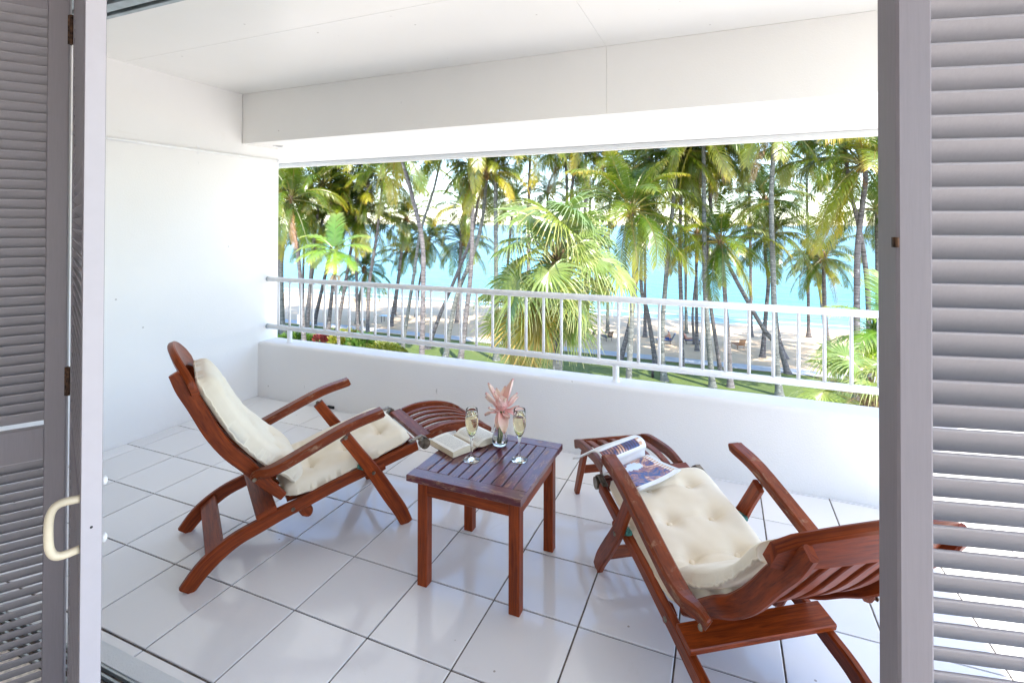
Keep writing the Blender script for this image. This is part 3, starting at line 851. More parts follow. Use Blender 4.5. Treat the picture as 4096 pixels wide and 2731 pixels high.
def cushion(label, loc, yaw, T, B, seed, top=1.0, thick=0.095):
    """one tufted pad: a seat length and a back length sharing the fold"""
    root = empty("chair_cushion", (loc[0], loc[1], 0), yaw)
    tag(root, label, "cushion", "tufted cushions on the steamer chairs")
    def pad(nm, ctrl, width, thick, buttons, nu=64, nv=46):
        P = catmull([(c[0], c[1], 0) for c in ctrl], nu)
        y0 = CW / 2 - width / 2
        L = sum((P[i + 1] - P[i]).length for i in range(nu)); acc = [0]
        for i in range(nu): acc.append(acc[-1] + (P[i + 1] - P[i]).length)
        top = []; bot = []
        for i in range(nu + 1):
            u = acc[i] / L
            t = (P[min(i + 1, nu)] - P[max(i - 1, 0)]).normalized(); nrm = Vector((-t.y, t.x, 0))
            if nrm.y < 0: nrm = -nrm
            for j in range(nv + 1):
                v = j / nv
                eu = max(0.0, 1 - abs(2 * u - 1) ** 12); ev = max(0.0, 1 - abs(2 * v - 1) ** 11)
                e = (eu * ev) ** 0.5
                # rounded outline: pull the corners in
                cu, cv = abs(2 * u - 1), abs(2 * v - 1)
                pull = max(0, cu - 0.86) / 0.14 * max(0, cv - 0.80) / 0.20
                yy = lerp(y0, y0 + width, v); yy += (CW / 2 - yy) * 0.09 * pull
                h = thick * e
                x_, y_ = u * L, (v - .5) * width
                for bu, bv in buttons:
                    dx = x_ - bu * L; dy = y_ - (bv - .5) * width; r2 = dx * dx + dy * dy
                    h -= thick * 0.42 * e * math.exp(-r2 / (2 * 0.028 ** 2))
                rows = sorted(set(bu for bu, _ in buttons))
                for bu in rows:
                    dx = abs(x_ - bu * L)
                    inside = max(0.0, 1 - max(0, abs(v - .5) - 0.26) / 0.2)
                    h -= thick * 0.12 * e * math.exp(-(dx / 0.010) ** 2) * inside
                q = Vector((x_ * 6, y_ * 6, seed))
                h += 0.010 * e * noise.noise(q) + 0.0035 * e * noise.noise(q * 3.3)
                rim = 1 - min(1.0, e * 1.2)
                wr = 0.006 * rim * noise.noise(q * 2.4) + 0.0022 * rim * math.sin(x_ * 150 + 9 * noise.noise(q * 1.7))
                pu = P[i] + nrm * (h * 0.80 + wr) - t * (0.016 * pull * (1 if u > .5 else -1))
                pd = P[i] - nrm * (h * 0.20)
                top.append((pu.x, yy, pu.y)); bot.append((pd.x, yy, pd.y))
        b = MB(); n = nv + 1; N = (nu + 1) * n
        fs = []
        for i in range(nu):
            for j in range(nv):
                fs.append((i * n + j, i * n + j + 1, (i + 1) * n + j + 1, (i + 1) * n + j))
                fs.append((N + i * n + j, N + (i + 1) * n + j, N + (i + 1) * n + j + 1, N + i * n + j + 1))
        for i in range(nu):
            fs.append((i * n, (i + 1) * n, N + (i + 1) * n, N + i * n)); fs.append((i * n + nv, N + i * n + nv, N + (i + 1) * n + nv, (i + 1) * n + nv))
        for j in range(nv):
            fs.append((j, N + j, N + j + 1, j + 1)); fs.append((nu * n + j, nu * n + j + 1, N + nu * n + j + 1, N + nu * n + j))
        b.add(top + bot, fs)
        o = b.build(nm, M['fabric'], root, True)
        bmm = bmesh.new(); bmm.from_mesh(o.data); bmesh.ops.recalc_face_normals(bmm, faces=bmm.faces); bmm.to_mesh(o.data); bmm.free()
        # piping round the seam
        pipe_pts = [Vector(top[i * n]) for i in range(nu + 1)] + [Vector(top[nu * n + j]) for j in range(1, nv + 1)] + [Vector(top[i * n + nv]) for i in range(nu - 1, -1, -1)] + [Vector(top[j]) for j in range(nv - 1, -1, -1)]
        pb = MB(); pb.tube(pipe_pts, 0.0042, 6); pb.build("piping", M['fabric'], o, True)
        for bu, bv in buttons:
            i = min(range(nu + 1), key=lambda k: abs(acc[k] / L - bu)); j = round(bv * nv)
            c = Vector(top[i * n + j]); t = (P[min(i + 1, nu)] - P[max(i - 1, 0)]).normalized(); nr = Vector((-t.y, 0, t.x))
            if nr.z < 0: nr = -nr
            bb = MB(); bb.tube([c - nr * 0.004, c + nr * 0.005, c + nr * 0.009, c + nr * 0.0105], [0.011, 0.012, 0.009, 0.002], 12)
            bb.build("button", M['fabric'], o, True)
        return o
    bt = [(bu, bv) for bu in (0.24, 0.52, 0.80) for bv in (0.30, 0.70)]
    seat = [T(q) for q in [(0.455, 0.302), (0.60, 0.304), (0.80, 0.357), (0.98, 0.402), (1.125, 0.440)]]
    pad("seat_pad", seat, 0.512, 0.088, bt)
    bk = [B(q) for q in [(0.52, 0.335), (0.47, 0.395), (0.378, 0.476), (0.285, 0.575), (0.205, 0.690), (0.135, 0.815), (0.075, 0.935)]]
    if top < 1: bk = bk[:-1] + [(lerp(bk[-2][0], bk[-1][0], top), lerp(bk[-2][1], bk[-1][1], top))]
    pad("back_pad", bk, 0.50, thick, bt)
    return root

L_LOC, L_YAW = (-2.252, 1.535), math.radians(56.15)
armL = [(0.925, 0.650), (0.42, 0.487), (0.735, 0.552), (0.306, 0.454)]
_, TL_, BL_ = steamer_chair("deck_chair", "left timber steamer chair, upright back, with its footrest behind the table", L_LOC, L_YAW, 0.0, 0.0, armL, 1.077, (1.665, 0.368))
cushion("cream tufted cushion on the upright left deck chair", L_LOC, L_YAW, TL_, BL_, 1.0)
R_LOC, R_YAW = (0.553, 1.847), math.radians(123.8)
armR = [(0.945, 0.612), (0.38, 0.448), (0.760, 0.523), (0.205, 0.428)]
_, TR_, BR_ = steamer_chair("deck_chair", "right timber steamer chair, reclined, seen from behind by the right shutter", R_LOC, R_YAW, math.radians(1.6), math.radians(13.5), armR, 1.135, (1.715, 0.362), 0.055)
cushion("cream tufted cushion on the reclined right deck chair", R_LOC, R_YAW, TR_, BR_, 9.0, -0.25, 0.060)

# ------------------------------------------------------------------ side table
TX0, TX1, TY0, TY1, TZ = -1.347, -0.781, 1.985, 2.585, 0.515
tbl = empty("side_table", (-1.06, 2.28, 0)); tag(tbl, "small square slatted timber side table between the deck chairs", "table")
def tp(nm, lo, hi, ax, m, ch=0.003):
    b = MB(); lo = Vector(lo) - Vector((-1.06, 2.28, 0)); hi = Vector(hi) - Vector((-1.06, 2.28, 0)); b.box(lo, hi, ch); return b.build(nm, m, tbl)
tt = 0.030
tp("frame_rail", (TX0, TY0, TZ - tt), (TX1, TY0 + 0.075, TZ), 0, M['tabletop'], 0.004)
tp("frame_rail", (TX0, TY1 - 0.075, TZ - tt), (TX1, TY1, TZ), 0, M['tabletop'], 0.004)
tp("frame_side", (TX0 + 0.001, TY0 + 0.0755, TZ - tt), (TX0 + 0.066, TY1 - 0.0755, TZ - 0.0004), 1, M['tabletop'])
tp("frame_side", (TX1 - 0.066, TY0 + 0.0755, TZ - tt), (TX1 - 0.001, TY1 - 0.0755, TZ - 0.0004), 1, M['tabletop'])
ns = 8; x0_, x1_ = TX0 + 0.066, TX1 - 0.066; pitch = (x1_ - x0_) / ns
for k in range(ns):
    g = 0.0035
    tp("slat", (x0_ + k * pitch + g, TY0 + 0.0755, TZ - 0.022), (x0_ + (k + 1) * pitch - g, TY1 - 0.0755, TZ - 0.0008 - 0.0006 * (k % 3)), 1, M['tabletop'], 0.0025)
LX0, LX1, LY0, LY1, lw = -1.309, -0.801, 2.020, 2.530, 0.050
for lx in (LX0, LX1 - lw):
    for ly in (LY0, LY1 - lw):
        tp("leg", (lx, ly, 0), (lx + lw, ly + lw, TZ - tt - 0.0005), 2, M['wood'], 0.003)
for ly in (LY0 + 0.004, LY1 - 0.026): tp("apron", (LX0 + lw + .0005, ly, TZ - tt - 0.072), (LX1 - lw - .0005, ly + 0.022, TZ - tt - 0.001), 0, M['wood'])
for lx in (LX0 + 0.004, LX1 - 0.026): tp("apron", (lx, LY0 + lw + .0005, TZ - tt - 0.072), (lx + 0.022, LY1 - lw - .0005, TZ - tt - 0.001), 1, M['wood'])

# ------------------------------------------------------------------ things on the table
def flute(loc, label):
    root = empty("champagne_flute", loc); tag(root, label, "champagne glass", "filled champagne flutes on the table")
    outer = [(0.0003, 0.0), (0.040, 0.0), (0.0415, 0.0012), (0.036, 0.0032), (0.018, 0.0065), (0.0075, 0.0105), (0.0062, 0.018), (0.0054, 0.05), (0.0058, 0.085), (0.0078, 0.104),
             (0.0125, 0.117), (0.020, 0.130), (0.0272, 0.147), (0.0318, 0.167), (0.0330, 0.186), (0.0322, 0.206), (0.0302, 0.228), (0.0283, 0.247)]
    inner = [(0.0273, 0.247), (0.0292, 0.228), (0.0312, 0.206), (0.0320, 0.186), (0.0308, 0.167), (0.0262, 0.147), (0.019, 0.1310), (0.0112, 0.1200), (0.004, 0.1150), (0.0003, 0.1140)]
    b = MB(); b.lathe(outer + [(0.0278, 0.2478)] + inner, 40); b.build("bowl", M['glass'], root, True)
    w = [(0.0003, 0.1150), (0.004, 0.1160), (0.0108, 0.1212), (0.0184, 0.1318), (0.0256, 0.1474), (0.0302, 0.1672), (0.0314, 0.186), (0.0306, 0.206), (0.0302, 0.2125), (0.0003, 0.2125)]
    b = MB(); b.lathe(w, 40); b.build("wine", M['wine'], root, True)
    return root
flute((-1.138, 2.236, TZ + 0.0003), "champagne flute standing nearest the open book")
flute((-0.922, 2.326, TZ + 0.0003), "champagne flute standing to the right of the flower vase")

vase = empty("vase", (-1.078, 2.440, TZ + 0.0003)); tag(vase, "small clear glass bud vase of water holding a pink flower", "vase")
vo = [(0.0003, 0), (0.026, 0.0005), (0.035, 0.006), (0.0405, 0.017), (0.0415, 0.028), (0.0400, 0.045), (0.0350, 0.070), (0.0295, 0.098), (0.0262, 0.122), (0.0252, 0.140)]
vi = [(0.0234, 0.140), (0.0244, 0.122), (0.0276, 0.098), (0.0330, 0.070), (0.0378, 0.045), (0.0388, 0.030), (0.0360, 0.020), (0.026, 0.0135), (0.0003, 0.0120)]
b = MB(); b.lathe(vo + [(0.0243, 0.1412)] + vi, 40); b.build("glass_body", M['glass'], vase, True)
wa = [(0.0003, 0.0130), (0.0255, 0.0145), (0.0352, 0.0206), (0.0380, 0.030), (0.0371, 0.045), (0.0323, 0.070), (0.0285, 0.091), (0.0003, 0.091)]
b = MB(); b.lathe(wa, 40); b.build("water", M['water'], vase, True)

def petal_mat():
    m, nt, b = mat("pink_bract")
    at = nt.nodes.new("ShaderNodeAttribute"); at.attribute_name = "tone"
    oi = nt.nodes.new("ShaderNodeObjectInfo")
    c = ramp(nt, at.outputs["Fac"], [(0.0, (0.80, 0.40, 0.37)), (0.5, (0.84, 0.56, 0.50)), (0.88, (0.85, 0.67, 0.56)), (1.0, (0.56, 0.25, 0.25))])
    c = mix(nt, 1.0, c, ramp(nt, oi.outputs["Random"], [(0, (0.92, 0.85, 0.85)), (1, (1.05, 1.1, 1.05))]), 'MULTIPLY')
    set_col(nt, b, c); b.inputs["Roughness"].default_value = 0.5
    b.inputs["Subsurface Weight"].default_value = 0.15
    b.inputs["Subsurface Radius"].default_value = (0.01, 0.005, 0.004)
    b.inputs["Subsurface Scale"].default_value = 0.5
    bump(nt, b, tex(nt, coord(nt, "Object", (60, 60, 12)), 3, 3), 0.15, 0.002)
    return m
M['petal'] = petal_mat()
M['stem'] = plain("green_stem", (0.14, 0.20, 0.03), 0.5, var=0.2, scale=30)
fl = empty("flower", (-1.078, 2.440, TZ)); tag(fl, "pale pink torch ginger flower with spread bracts in the vase", "flower")
b = MB(); b.tube([(0.002, -0.010, 0.018), (0.006, -0.003, 0.07), (0.008, 0.002, 0.13), (0.010, 0.004, 0.185)], [0.0105, 0.0110, 0.0105, 0.012], 14); b.build("stem", M['stem'], fl, True)
HX, HY, HZ = 0.010, 0.004, 0.185
def petal(nm, dirv, length, width, curl, z0=0.0, r0=0.016):
    width *= 1.08
    """a boat-shaped bract: leaves the head outwards along dirv, curling by `curl`"""
    d = Vector(dirv).normalized(); side = d.cross(Vector((0, 0, 1)))
    if side.length < 0.1: side = Vector((1, 0, 0))
    side.normalize(); upn = side.cross(d).normalized()
    n, k = 12, 6; vs = []; tn = []
    ang = 0; p = Vector((HX, HY, HZ + z0)) + Vector((d.x, d.y, 0)) * r0
    pts = []
    for i in range(n + 1):
        f = i / n
        a = curl * f * f
        dirn = d * math.cos(a) + upn * math.sin(a)
        nrm = upn * math.cos(a) - d * math.sin(a)
        w = width * (math.sin(math.pi * min(1, 0.16 + 0.84 * f)) ** 0.75) * (1 if f < 0.95 else 0.6)
        for j in range(k + 1):
            s = 2 * j / k - 1
            cup = 0.34 * width * (s * s) * (1 - 0.4 * f)
            wob = 0.0035 * math.sin(7 * f + 3 * s + z0 * 90)
            vs.append(p + side * s * w / 2 + nrm * (cup + wob)); tn.append(f if f > 0.001 else 0.001)
        p = p + dirn * (length / n)
    fs = [(i * (k + 1) + j, i * (k + 1) + j + 1, (i + 1) * (k + 1) + j + 1, (i + 1) * (k + 1) + j) for i in range(n) for j in range(k)]
    m = len(vs)
    b = MB(); b.add(vs, fs, None, tn); o = b.build(nm, M['petal'], fl, True)
    so = o.modifiers.new("thickness", 'SOLIDIFY'); so.thickness = 0.0016; so.offset = 0
    return o
lft = Vector((-0.92, -0.38, 0)); frt = Vector((0.38, -0.92, 0))
def pd(l, f, z): return lft * l + frt * f + Vector((0, 0, z))
for args in ((pd(0.55, -0.15, 0.95), 0.150, 0.044, 0.15, 0.0), (pd(0.62, 0.22, 0.70), 0.128, 0.042, 0.25, -0.004), (pd(-0.42, -0.18, 1.0), 0.165, 0.052, 0.12, 0.0),
             (pd(-0.66, 0.1, 0.75), 0.118, 0.036, 0.2, -0.002), (pd(-0.95, 0.2, 0.28), 0.085, 0.026, 0.35, -0.008), (pd(-0.95, 0.28, -0.12), 0.112, 0.036, -0.25, -0.012),
             (pd(0.25, 0.75, -0.65), 0.082, 0.040, -0.75, -0.014), (pd(-0.12, 0.85, -0.55), 0.105, 0.052, -0.85, -0.016), (pd(0.30, -0.5, 0.9), 0.11, 0.036, 0.2, 0.0),
             (pd(-0.15, -0.6, 0.9), 0.12, 0.04, 0.2, 0.0), (pd(0.80, 0.40, 0.25), 0.070, 0.030, 0.6, -0.008), (pd(-0.50, 0.75, -0.30), 0.060, 0.030, 0.5, -0.012), (pd(0.42, 0.05, 1.0), 0.10, 0.028, 0.1, 0.002), (pd(0.2, 0.35, 1.0), 0.075, 0.022, -0.2, 0.002), (pd(-0.25, 0.4, 1.0), 0.085, 0.022, -0.1, 0.002), (pd(-0.75, -0.35, 0.5), 0.10, 0.028, 0.2, -0.004), (pd(0.75, -0.2, 0.55), 0.10, 0.026, 0.2, -0.004), (pd(0.9, 0.1, -0.1), 0.075, 0.024, -0.3, -0.012)):
    petal("petal", *args)
b = MB()                                        # the head of small overlapping scales
for ring in range(9):
    el = ring / 9 * 1.45; nn = max(3, int(17 * math.cos(el)))
    for k in range(nn):
        a = 2 * math.pi * (k + 0.5 * (ring % 2)) / nn
        c = Vector((HX, HY, HZ + 0.036)); r = 0.031
        nrm = Vector((math.cos(a) * math.cos(el), math.sin(a) * math.cos(el), math.sin(el) * 1.15))
        p = c + Vector((nrm.x * r, nrm.y * r, nrm.z * r - 0.008))
        t = Vector((-math.sin(a), math.cos(a), 0)); u = nrm.normalized().cross(t)
        if u.z < 0: u = -u
        s = 0.0075
        n_ = nrm.normalized()
        pts = [p - t * s * .8 - u * s, p + t * s * .8 - u * s, p + t * s * .7 + u * s * .7 + n_ * .004, p + u * s * 1.5 + n_ * .002, p - t * s * .7 + u * s * .7 + n_ * .004, p + n_ * 0.0055]
        tt_ = 0.15 + 0.55 * ring / 9
        b.add(pts, [(0, 1, 5), (1, 2, 5), (2, 3, 5), (3, 4, 5), (4, 0, 5)], None, [tt_, tt_, tt_ + .2, tt_ + .25, tt_ + .2, tt_])
b.build("flower_head", M['petal'], fl, False)
b = MB(); b.lathe([(0.004, -0.012), (0.018, 0.0), (0.028, 0.022), (0.027, 0.042), (0.015, 0.058), (0.0003, 0.062)], 16, (HX, HY, HZ)); b.build("flower_core", M['petal'], fl, True)

# ------------------------------------------------------------------ open paperback
def page_mat(name, lines_dir=1.0):
    """cream paper printed with rows of fine grey text inside margins (UV 0..1 over the page)"""
    m, nt, b = mat(name)
    uv = nt.nodes.new("ShaderNodeUVMap")
    sx = nt.nodes.new("ShaderNodeSeparateXYZ"); nt.links.new(uv.outputs[0], sx.inputs[0])
    def mth(op, a, c=None):
        n = nd(nt, "ShaderNodeMath", operation=op)
        for s, q in ((n.inputs[0], a), (n.inputs[1], c)):
            if q is None: continue
            if isinstance(q, (int, float)): s.default_value = q
            else: nt.links.new(q, s)
        return n.outputs[0]
    rows = mth('FRACT', mth('MULTIPLY', sx.outputs[1], 34.0))
    line = mth('LESS_THAN', rows, 0.42)
    mp = nt.nodes.new("ShaderNodeMapping"); mp.inputs["Scale"].default_value = (55, 34, 1); nt.links.new(uv.outputs[0], mp.inputs[0])
    words = mth('GREATER_THAN', tex(nt, mp.outputs[0], 1.0, 2, 0.5), 0.43)
    inx = mth('MULTIPLY', mth('GREATER_THAN', sx.outputs[0], 0.12), mth('LESS_THAN', sx.outputs[0], 0.88))
    iny = mth('MULTIPLY', mth('GREATER_THAN', sx.outputs[1], 0.09), mth('LESS_THAN', sx.outputs[1], 0.91))
    ink = mth('MULTIPLY', mth('MULTIPLY', line, words), mth('MULTIPLY', inx, iny))
    set_col(nt, b, mix(nt, mth('MULTIPLY', ink, 0.62), (0.80, 0.78, 0.70), (0.16, 0.16, 0.16)))
    b.inputs["Roughness"].default_value = 0.75
    return m
M['page'] = page_mat("printed_page")
def edge_mat():
    m, nt, b = mat("page_edges")
    v = coord(nt, "Object", (1, 1, 1))
    f = tex(nt, coord(nt, "Object", (8, 8, 900)), 1.0, 2)
    set_col(nt, b, ramp(nt, f, [(0.3, (0.60, 0.50, 0.34)), (0.7, (0.76, 0.67, 0.50))])); b.inputs["Roughness"].default_value = 0.8
    return m
M['edges'] = edge_mat()
M['cover'] = plain("book_cover", (0.16, 0.06, 0.05), 0.4)
book = empty("book", (-1.165, 2.348, TZ + 0.0005)); tag(book, "thick paperback lying open, overhanging the left table edge", "book")
SP = Vector((-0.904, 0.427, 0)); LV = Vector((-0.427, -0.904, 0))
BL = 0.205
def half(sign, lab):
    n = 16; prof = []
    for i in range(n + 1):
        f = i / n
        z = 0.006 + 0.026 * math.sin(min(1.0, f * 3.0) * math.pi / 2) * (1 - 0.14 * f) + 0.004 * math.sin(f * math.pi)
        prof.append((0.004 + 0.145 * f, z))
    zb = lambda f: 0.0015 + 0.012 * max(0, 0.22 - f) / 0.22
    v0 = []; uvs = []
    # page surface
    b = MB()
    for i, (x, z) in enumerate(prof):
        for e in (0, 1):
            p = LV * sign * x + SP * (BL * e); v0.append((p.x, p.y, z))
    fs = []; uu = []
    for i in range(n):
        fs.append((2 * i, 2 * i + 1, 2 * i + 3, 2 * i + 2)); a, c = i / n, (i + 1) / n
        # u along the line of text, v down the page
        if sign > 0: uu.append([(1 - a, 1), (1 - a, 0), (1 - c, 0), (1 - c, 1)])
        else: uu.append([(a, 1), (a, 0), (c, 0), (c, 1)])
    b.add(v0, fs, uu); pg = b.build("page", M['page'], book, True)
    b = MB(); ed = 0.0004
    vs = []; 
    for i, (x, z) in enumerate(prof):
        for e in (0, 1):
            p = LV * sign * x + SP * (BL * e); vs.append((p.x, p.y, z - ed)); vs.append((p.x, p.y, zb(i / n)))
    fs = []
    for i in range(n):
        a, c = 4 * i, 4 * i + 4
        fs += [(a, c, c + 1, a + 1), (a + 2, a + 3, c + 3, c + 2), (a + 1, c + 1, c + 3, a + 3)]
    e_ = 4 * n; fs += [(e_, e_ + 2, e_ + 3, e_ + 1)]
    b.add(vs, fs); b.build("page_block", M['edges'], book)
half(1, "l"); half(-1, "r")
b = MB()
vs = []
for x, z in ((-0.151, 0.0012), (-0.05, 0.0012), (-0.012, 0.006), (0, 0.010), (0.012, 0.006), (0.05, 0.0012), (0.151, 0.0012)):
    for e in (-0.002, BL + 0.002):
        p = LV * x + SP * e; vs.append((p.x, p.y, z)); vs.append((p.x, p.y, z - 0.0011))
fs = []
for i in range(6):
    a, c = 4 * i, 4 * i + 4; fs += [(a, a + 2, c + 2, c), (a + 1, c + 1, c + 3, a + 3), (a, c, c + 1, a + 1), (a + 2, a + 3, c + 3, c + 2)]
b.add(vs, fs); b.build("cover", M['cover'], book)

# ------------------------------------------------------------------ magazine on the footrest
def magpic_mat():
    """a printed colour photograph: dark interior, warm figures, a beaded border - all procedural"""
    m, nt, b = mat("magazine_picture")
    uv = nt.nodes.new("ShaderNodeUVMap")
    sx = nt.nodes.new("ShaderNodeSeparateXYZ"); nt.links.new(uv.outputs[0], sx.inputs[0])
    u, v = sx.outputs[0], sx.outputs[1]
    def mth(op, a, c=None):
        n = nd(nt, "ShaderNodeMath", operation=op)
        for s, q in ((n.inputs[0], a), (n.inputs[1], c)):
            if q is None: continue
            if isinstance(q, (int, float)): s.default_value = q
            else: nt.links.new(q, s)
        return n.outputs[0]
    def mp(s):
        n = nt.nodes.new("ShaderNodeMapping"); n.inputs["Scale"].default_value = s; nt.links.new(uv.outputs[0], n.inputs[0]); return n.outputs[0]
    base = ramp(nt, tex(nt, mp((3, 5, 1)), 1.0, 6, 0.65, 1.2), [(0.30, (0.015, 0.03, 0.12)), (0.42, (0.04, 0.06, 0.22)), (0.50, (0.32, 0.12, 0.10)), (0.58, (0.75, 0.42, 0.26)), (0.68, (0.70, 0.62, 0.66)), (0.80, (0.10, 0.10, 0.30))])
    fine = ramp(nt, tex(nt, mp((14, 20, 1)), 1.0, 6, 0.75, 0.6), [(0.3, 0.45), (0.7, 1.35)])
    c = mix(nt, 1.0, base, fine, 'MULTIPLY')
    # dark balcony arcades across the middle band
    arc = mth('MULTIPLY', mth('LESS_THAN', mth('FRACT', mth('MULTIPLY', u, 16.0)), 0.55), mth('MULTIPLY', mth('GREATER_THAN', v, 0.63), mth('LESS_THAN', v, 0.75)))
    c = mix(nt, mth('MULTIPLY', arc, 0.85), c, (0.03, 0.02, 0.05))
    # white dress-like swirl low in the picture
    du = mth('SUBTRACT', u, 0.46); dv = mth('MULTIPLY', mth('SUBTRACT', v, 0.42), 2.2)
    rr = mth('SQRT', mth('ADD', mth('MULTIPLY', du, du), mth('MULTIPLY', dv, dv)))
    rr = mth('ADD', rr, mth('MULTIPLY', mth('SUBTRACT', tex(nt, mp((9, 9, 1)), 1, 5, 0.7), 0.5), 0.35))
    c = mix(nt, mth('LESS_THAN', rr, 0.17), c, (0.62, 0.72, 0.84))
    # beaded border and white margin
    eu = mth('GREATER_THAN', u, 0.86)
    bead = mth('GREATER_THAN', mth('SINE', mth('MULTIPLY', v, 150.0)), 0.0)
    bc = mix(nt, bead, (0.62, 0.36, 0.20), (0.78, 0.70, 0.62))
    c = mix(nt, eu, c, bc)
    mg = mth('MAXIMUM', mth('GREATER_THAN', u, 0.94), mth('MAXIMUM', mth('LESS_THAN', v, 0.055), mth('MAXIMUM', mth('LESS_THAN', u, 0.02), mth('GREATER_THAN', v, 0.985))))
    c = mix(nt, mg, c, (0.80, 0.80, 0.80))
    set_col(nt, b, c); b.inputs["Roughness"].default_value = 0.22
    return m
M['magpic'] = magpic_mat()
M['paper'] = plain("white_coated_paper", (0.78, 0.78, 0.77), 0.3, var=0.02)
mag = empty("magazine", (R_LOC[0], R_LOC[1], 0), R_YAW); tag(mag, "glossy open magazine draped over the right deck chair footrest", "magazine")
S0, S1 = Vector((1.090, 0.575)), Vector((1.232, 0.290))     # spine ends (left, right of the reader)
SD = (S1 - S0); PN = Vector((-0.1345 * 1.0, -0.0)); SDn = SD.normalized(); PD = Vector((SDn.y, -SDn.x))   # towards the seat
if PD.x > 0: PD = -PD
def mag_sheet(nm, prof, m, flip=False, par=mag, e0=0.0, e1=1.0, thick=0.0006):
    """prof: list of (distance from the spine towards the seat, height)"""
    ne = 10; n = len(prof); b = MB(); vs = []; uu = []; fs = []
    L = [0.0]
    for i in range(1, n): L.append(L[-1] + math.dist(prof[i], prof[i - 1]))
    for k in range(ne + 1):
        f = lerp(e0, e1, k / ne)
        for d, z in prof:
            p = S0 + SD * f + PD * d; vs.append((p.x, p.y, z + 0.004 * math.sin(f * 5 + d * 9) * min(1, abs(d) * 8)))
    for k in range(ne):
        for i in range(n - 1):
            fs.append((k * n + i, k * n + i + 1, (k + 1) * n + i + 1, (k + 1) * n + i))
            a0, a1 = k / ne, (k + 1) / ne; q0, q1 = L[i] / L[-1], L[i + 1] / L[-1]
            g = lambda a, q: (a, (1 - q * 0.62 - 0.0) if not flip else 0.38 + 0.62 * q)
            g = (lambda a, q: (a, 0.60 - 0.60 * q)) if not flip else (lambda a, q: (a, 0.60 + 0.40 * q))
            uu.append([g(a0, q0), g(a0, q1), g(a1, q1), g(a1, q0)])
    b.add(vs, fs, uu); o = b.build(nm, m, par, True)
    so = o.modifiers.new("thickness", 'SOLIDIFY'); so.thickness = thick; so.offset = -1
    return o
near = [(0.0, 0.470), (0.012, 0.482), (0.035, 0.488), (0.07, 0.484), (0.11, 0.480), (0.15, 0.479), (0.195, 0.480), (0.212, 0.481)]
mag_sheet("picture_page", near, M['magpic'])
mag_sheet("page_stack", [(d, z - 0.0012) for d, z in near], M['paper'], thick=0.007)
far = [(0.0, 0.470), (-0.004, 0.50), (0.004, 0.528), (-0.012, 0.552), (-0.045, 0.562), (-0.085, 0.548), (-0.125, 0.520), (-0.165, 0.492), (-0.205, 0.474)]
far = [(p.x, p.y) for p in catmull([(d, z, 0) for d, z in far], 24)]
mag_sheet("curled_page", far, M['magpic'], True)
mag_sheet("page_stack", [(d - 0.003, z - 0.004) for d, z in far], M['paper'], True, thick=0.005)

# ------------------------------------------------------------------ louvred folding shutters
PITCH = 0.0285
def shutter(name, label, p0, e, width, z0, z1, thick, stile=0.05, far_stile=0.05, mids=(), phase=0.0, nrm=None, tilt=math.radians(50), depth=None, ang_flip=1):
    """p0: near lower corner (x, y); e: unit direction of the panel; nrm: unit direction of its outdoor side"""
    e = Vector((e[0], e[1], 0)).normalized(); nrm = Vector((nrm[0], nrm[1], 0)).normalized()
    root = empty(name, (p0[0], p0[1], z0)); tag(root, label, "shutter", "white louvred folding shutters at the balcony door")
    root.matrix_world = Matrix(((e.x, nrm.x, 0, p0[0]), (e.y, nrm.y, 0, p0[1]), (0, 0, 1, z0), (0, 0, 0, 1)))
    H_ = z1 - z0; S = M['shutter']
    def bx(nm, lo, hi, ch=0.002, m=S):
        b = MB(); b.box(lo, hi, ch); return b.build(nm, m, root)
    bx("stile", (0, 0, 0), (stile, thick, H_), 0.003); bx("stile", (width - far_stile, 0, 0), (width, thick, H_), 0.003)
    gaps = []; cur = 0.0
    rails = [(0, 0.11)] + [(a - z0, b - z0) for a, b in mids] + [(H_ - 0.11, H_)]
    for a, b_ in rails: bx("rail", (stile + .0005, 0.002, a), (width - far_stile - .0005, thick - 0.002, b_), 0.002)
    sl = MB(); W = depth or PITCH * 1.68; t2 = 0.0021
    L = width - stile - far_stile - 0.002
    pr = []
    for sx_, sy_ in ((1, -.3), (1, .3), (.93, .95), (.5, 1), (-.93, 1), (-1, .3), (-1, -.3), (-.93, -.95), (-.5, -1), (.93, -1)):
        q = (W / 2 * sx_, t2 * sy_)
        pr.append((q[0] * math.cos(tilt) + q[1] * math.sin(tilt), -q[0] * math.sin(tilt) * 1.0 + q[1] * math.cos(tilt)))
    vs = [(x, thick / 2 + a, b_) for x in (0, L) for a, b_ in pr]
    fs = [(j, (j + 1) % 10, 10 + (j + 1) % 10, 10 + j) for j in range(10)] + [tuple(range(9, -1, -1)), tuple(range(10, 20))]
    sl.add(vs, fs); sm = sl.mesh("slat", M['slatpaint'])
    z = rails[0][1] + 0.010 + phase
    while z < H_ - 0.12:
        if all(z < a - 0.004 or z > b_ + 0.004 for a, b_ in rails):
            o = put("slat", sm, root, (stile + 0.001, 0, z)); o.rotation_euler = (RND.uniform(-.02, .02), 0, 0)
        z += PITCH
    return root, bx
HG = Vector((-1.835, 0.918))
eA = Vector((0.574, 0.819)).normalized()
# far-left leaf: runs from out of frame up to the hinge, its outdoor side away from the camera
A0 = HG - eA * (0.008 + 0.74)
rootA, bxA = shutter("louvred_shutter", "far left louvred shutter leaf cut by the photo edge", (A0.x, A0.y), eA, 0.74, 0.03, 2.415, 0.034, 0.05, 0.051, mids=((0.962, 1.059),), nrm=(-eA.y, eA.x))
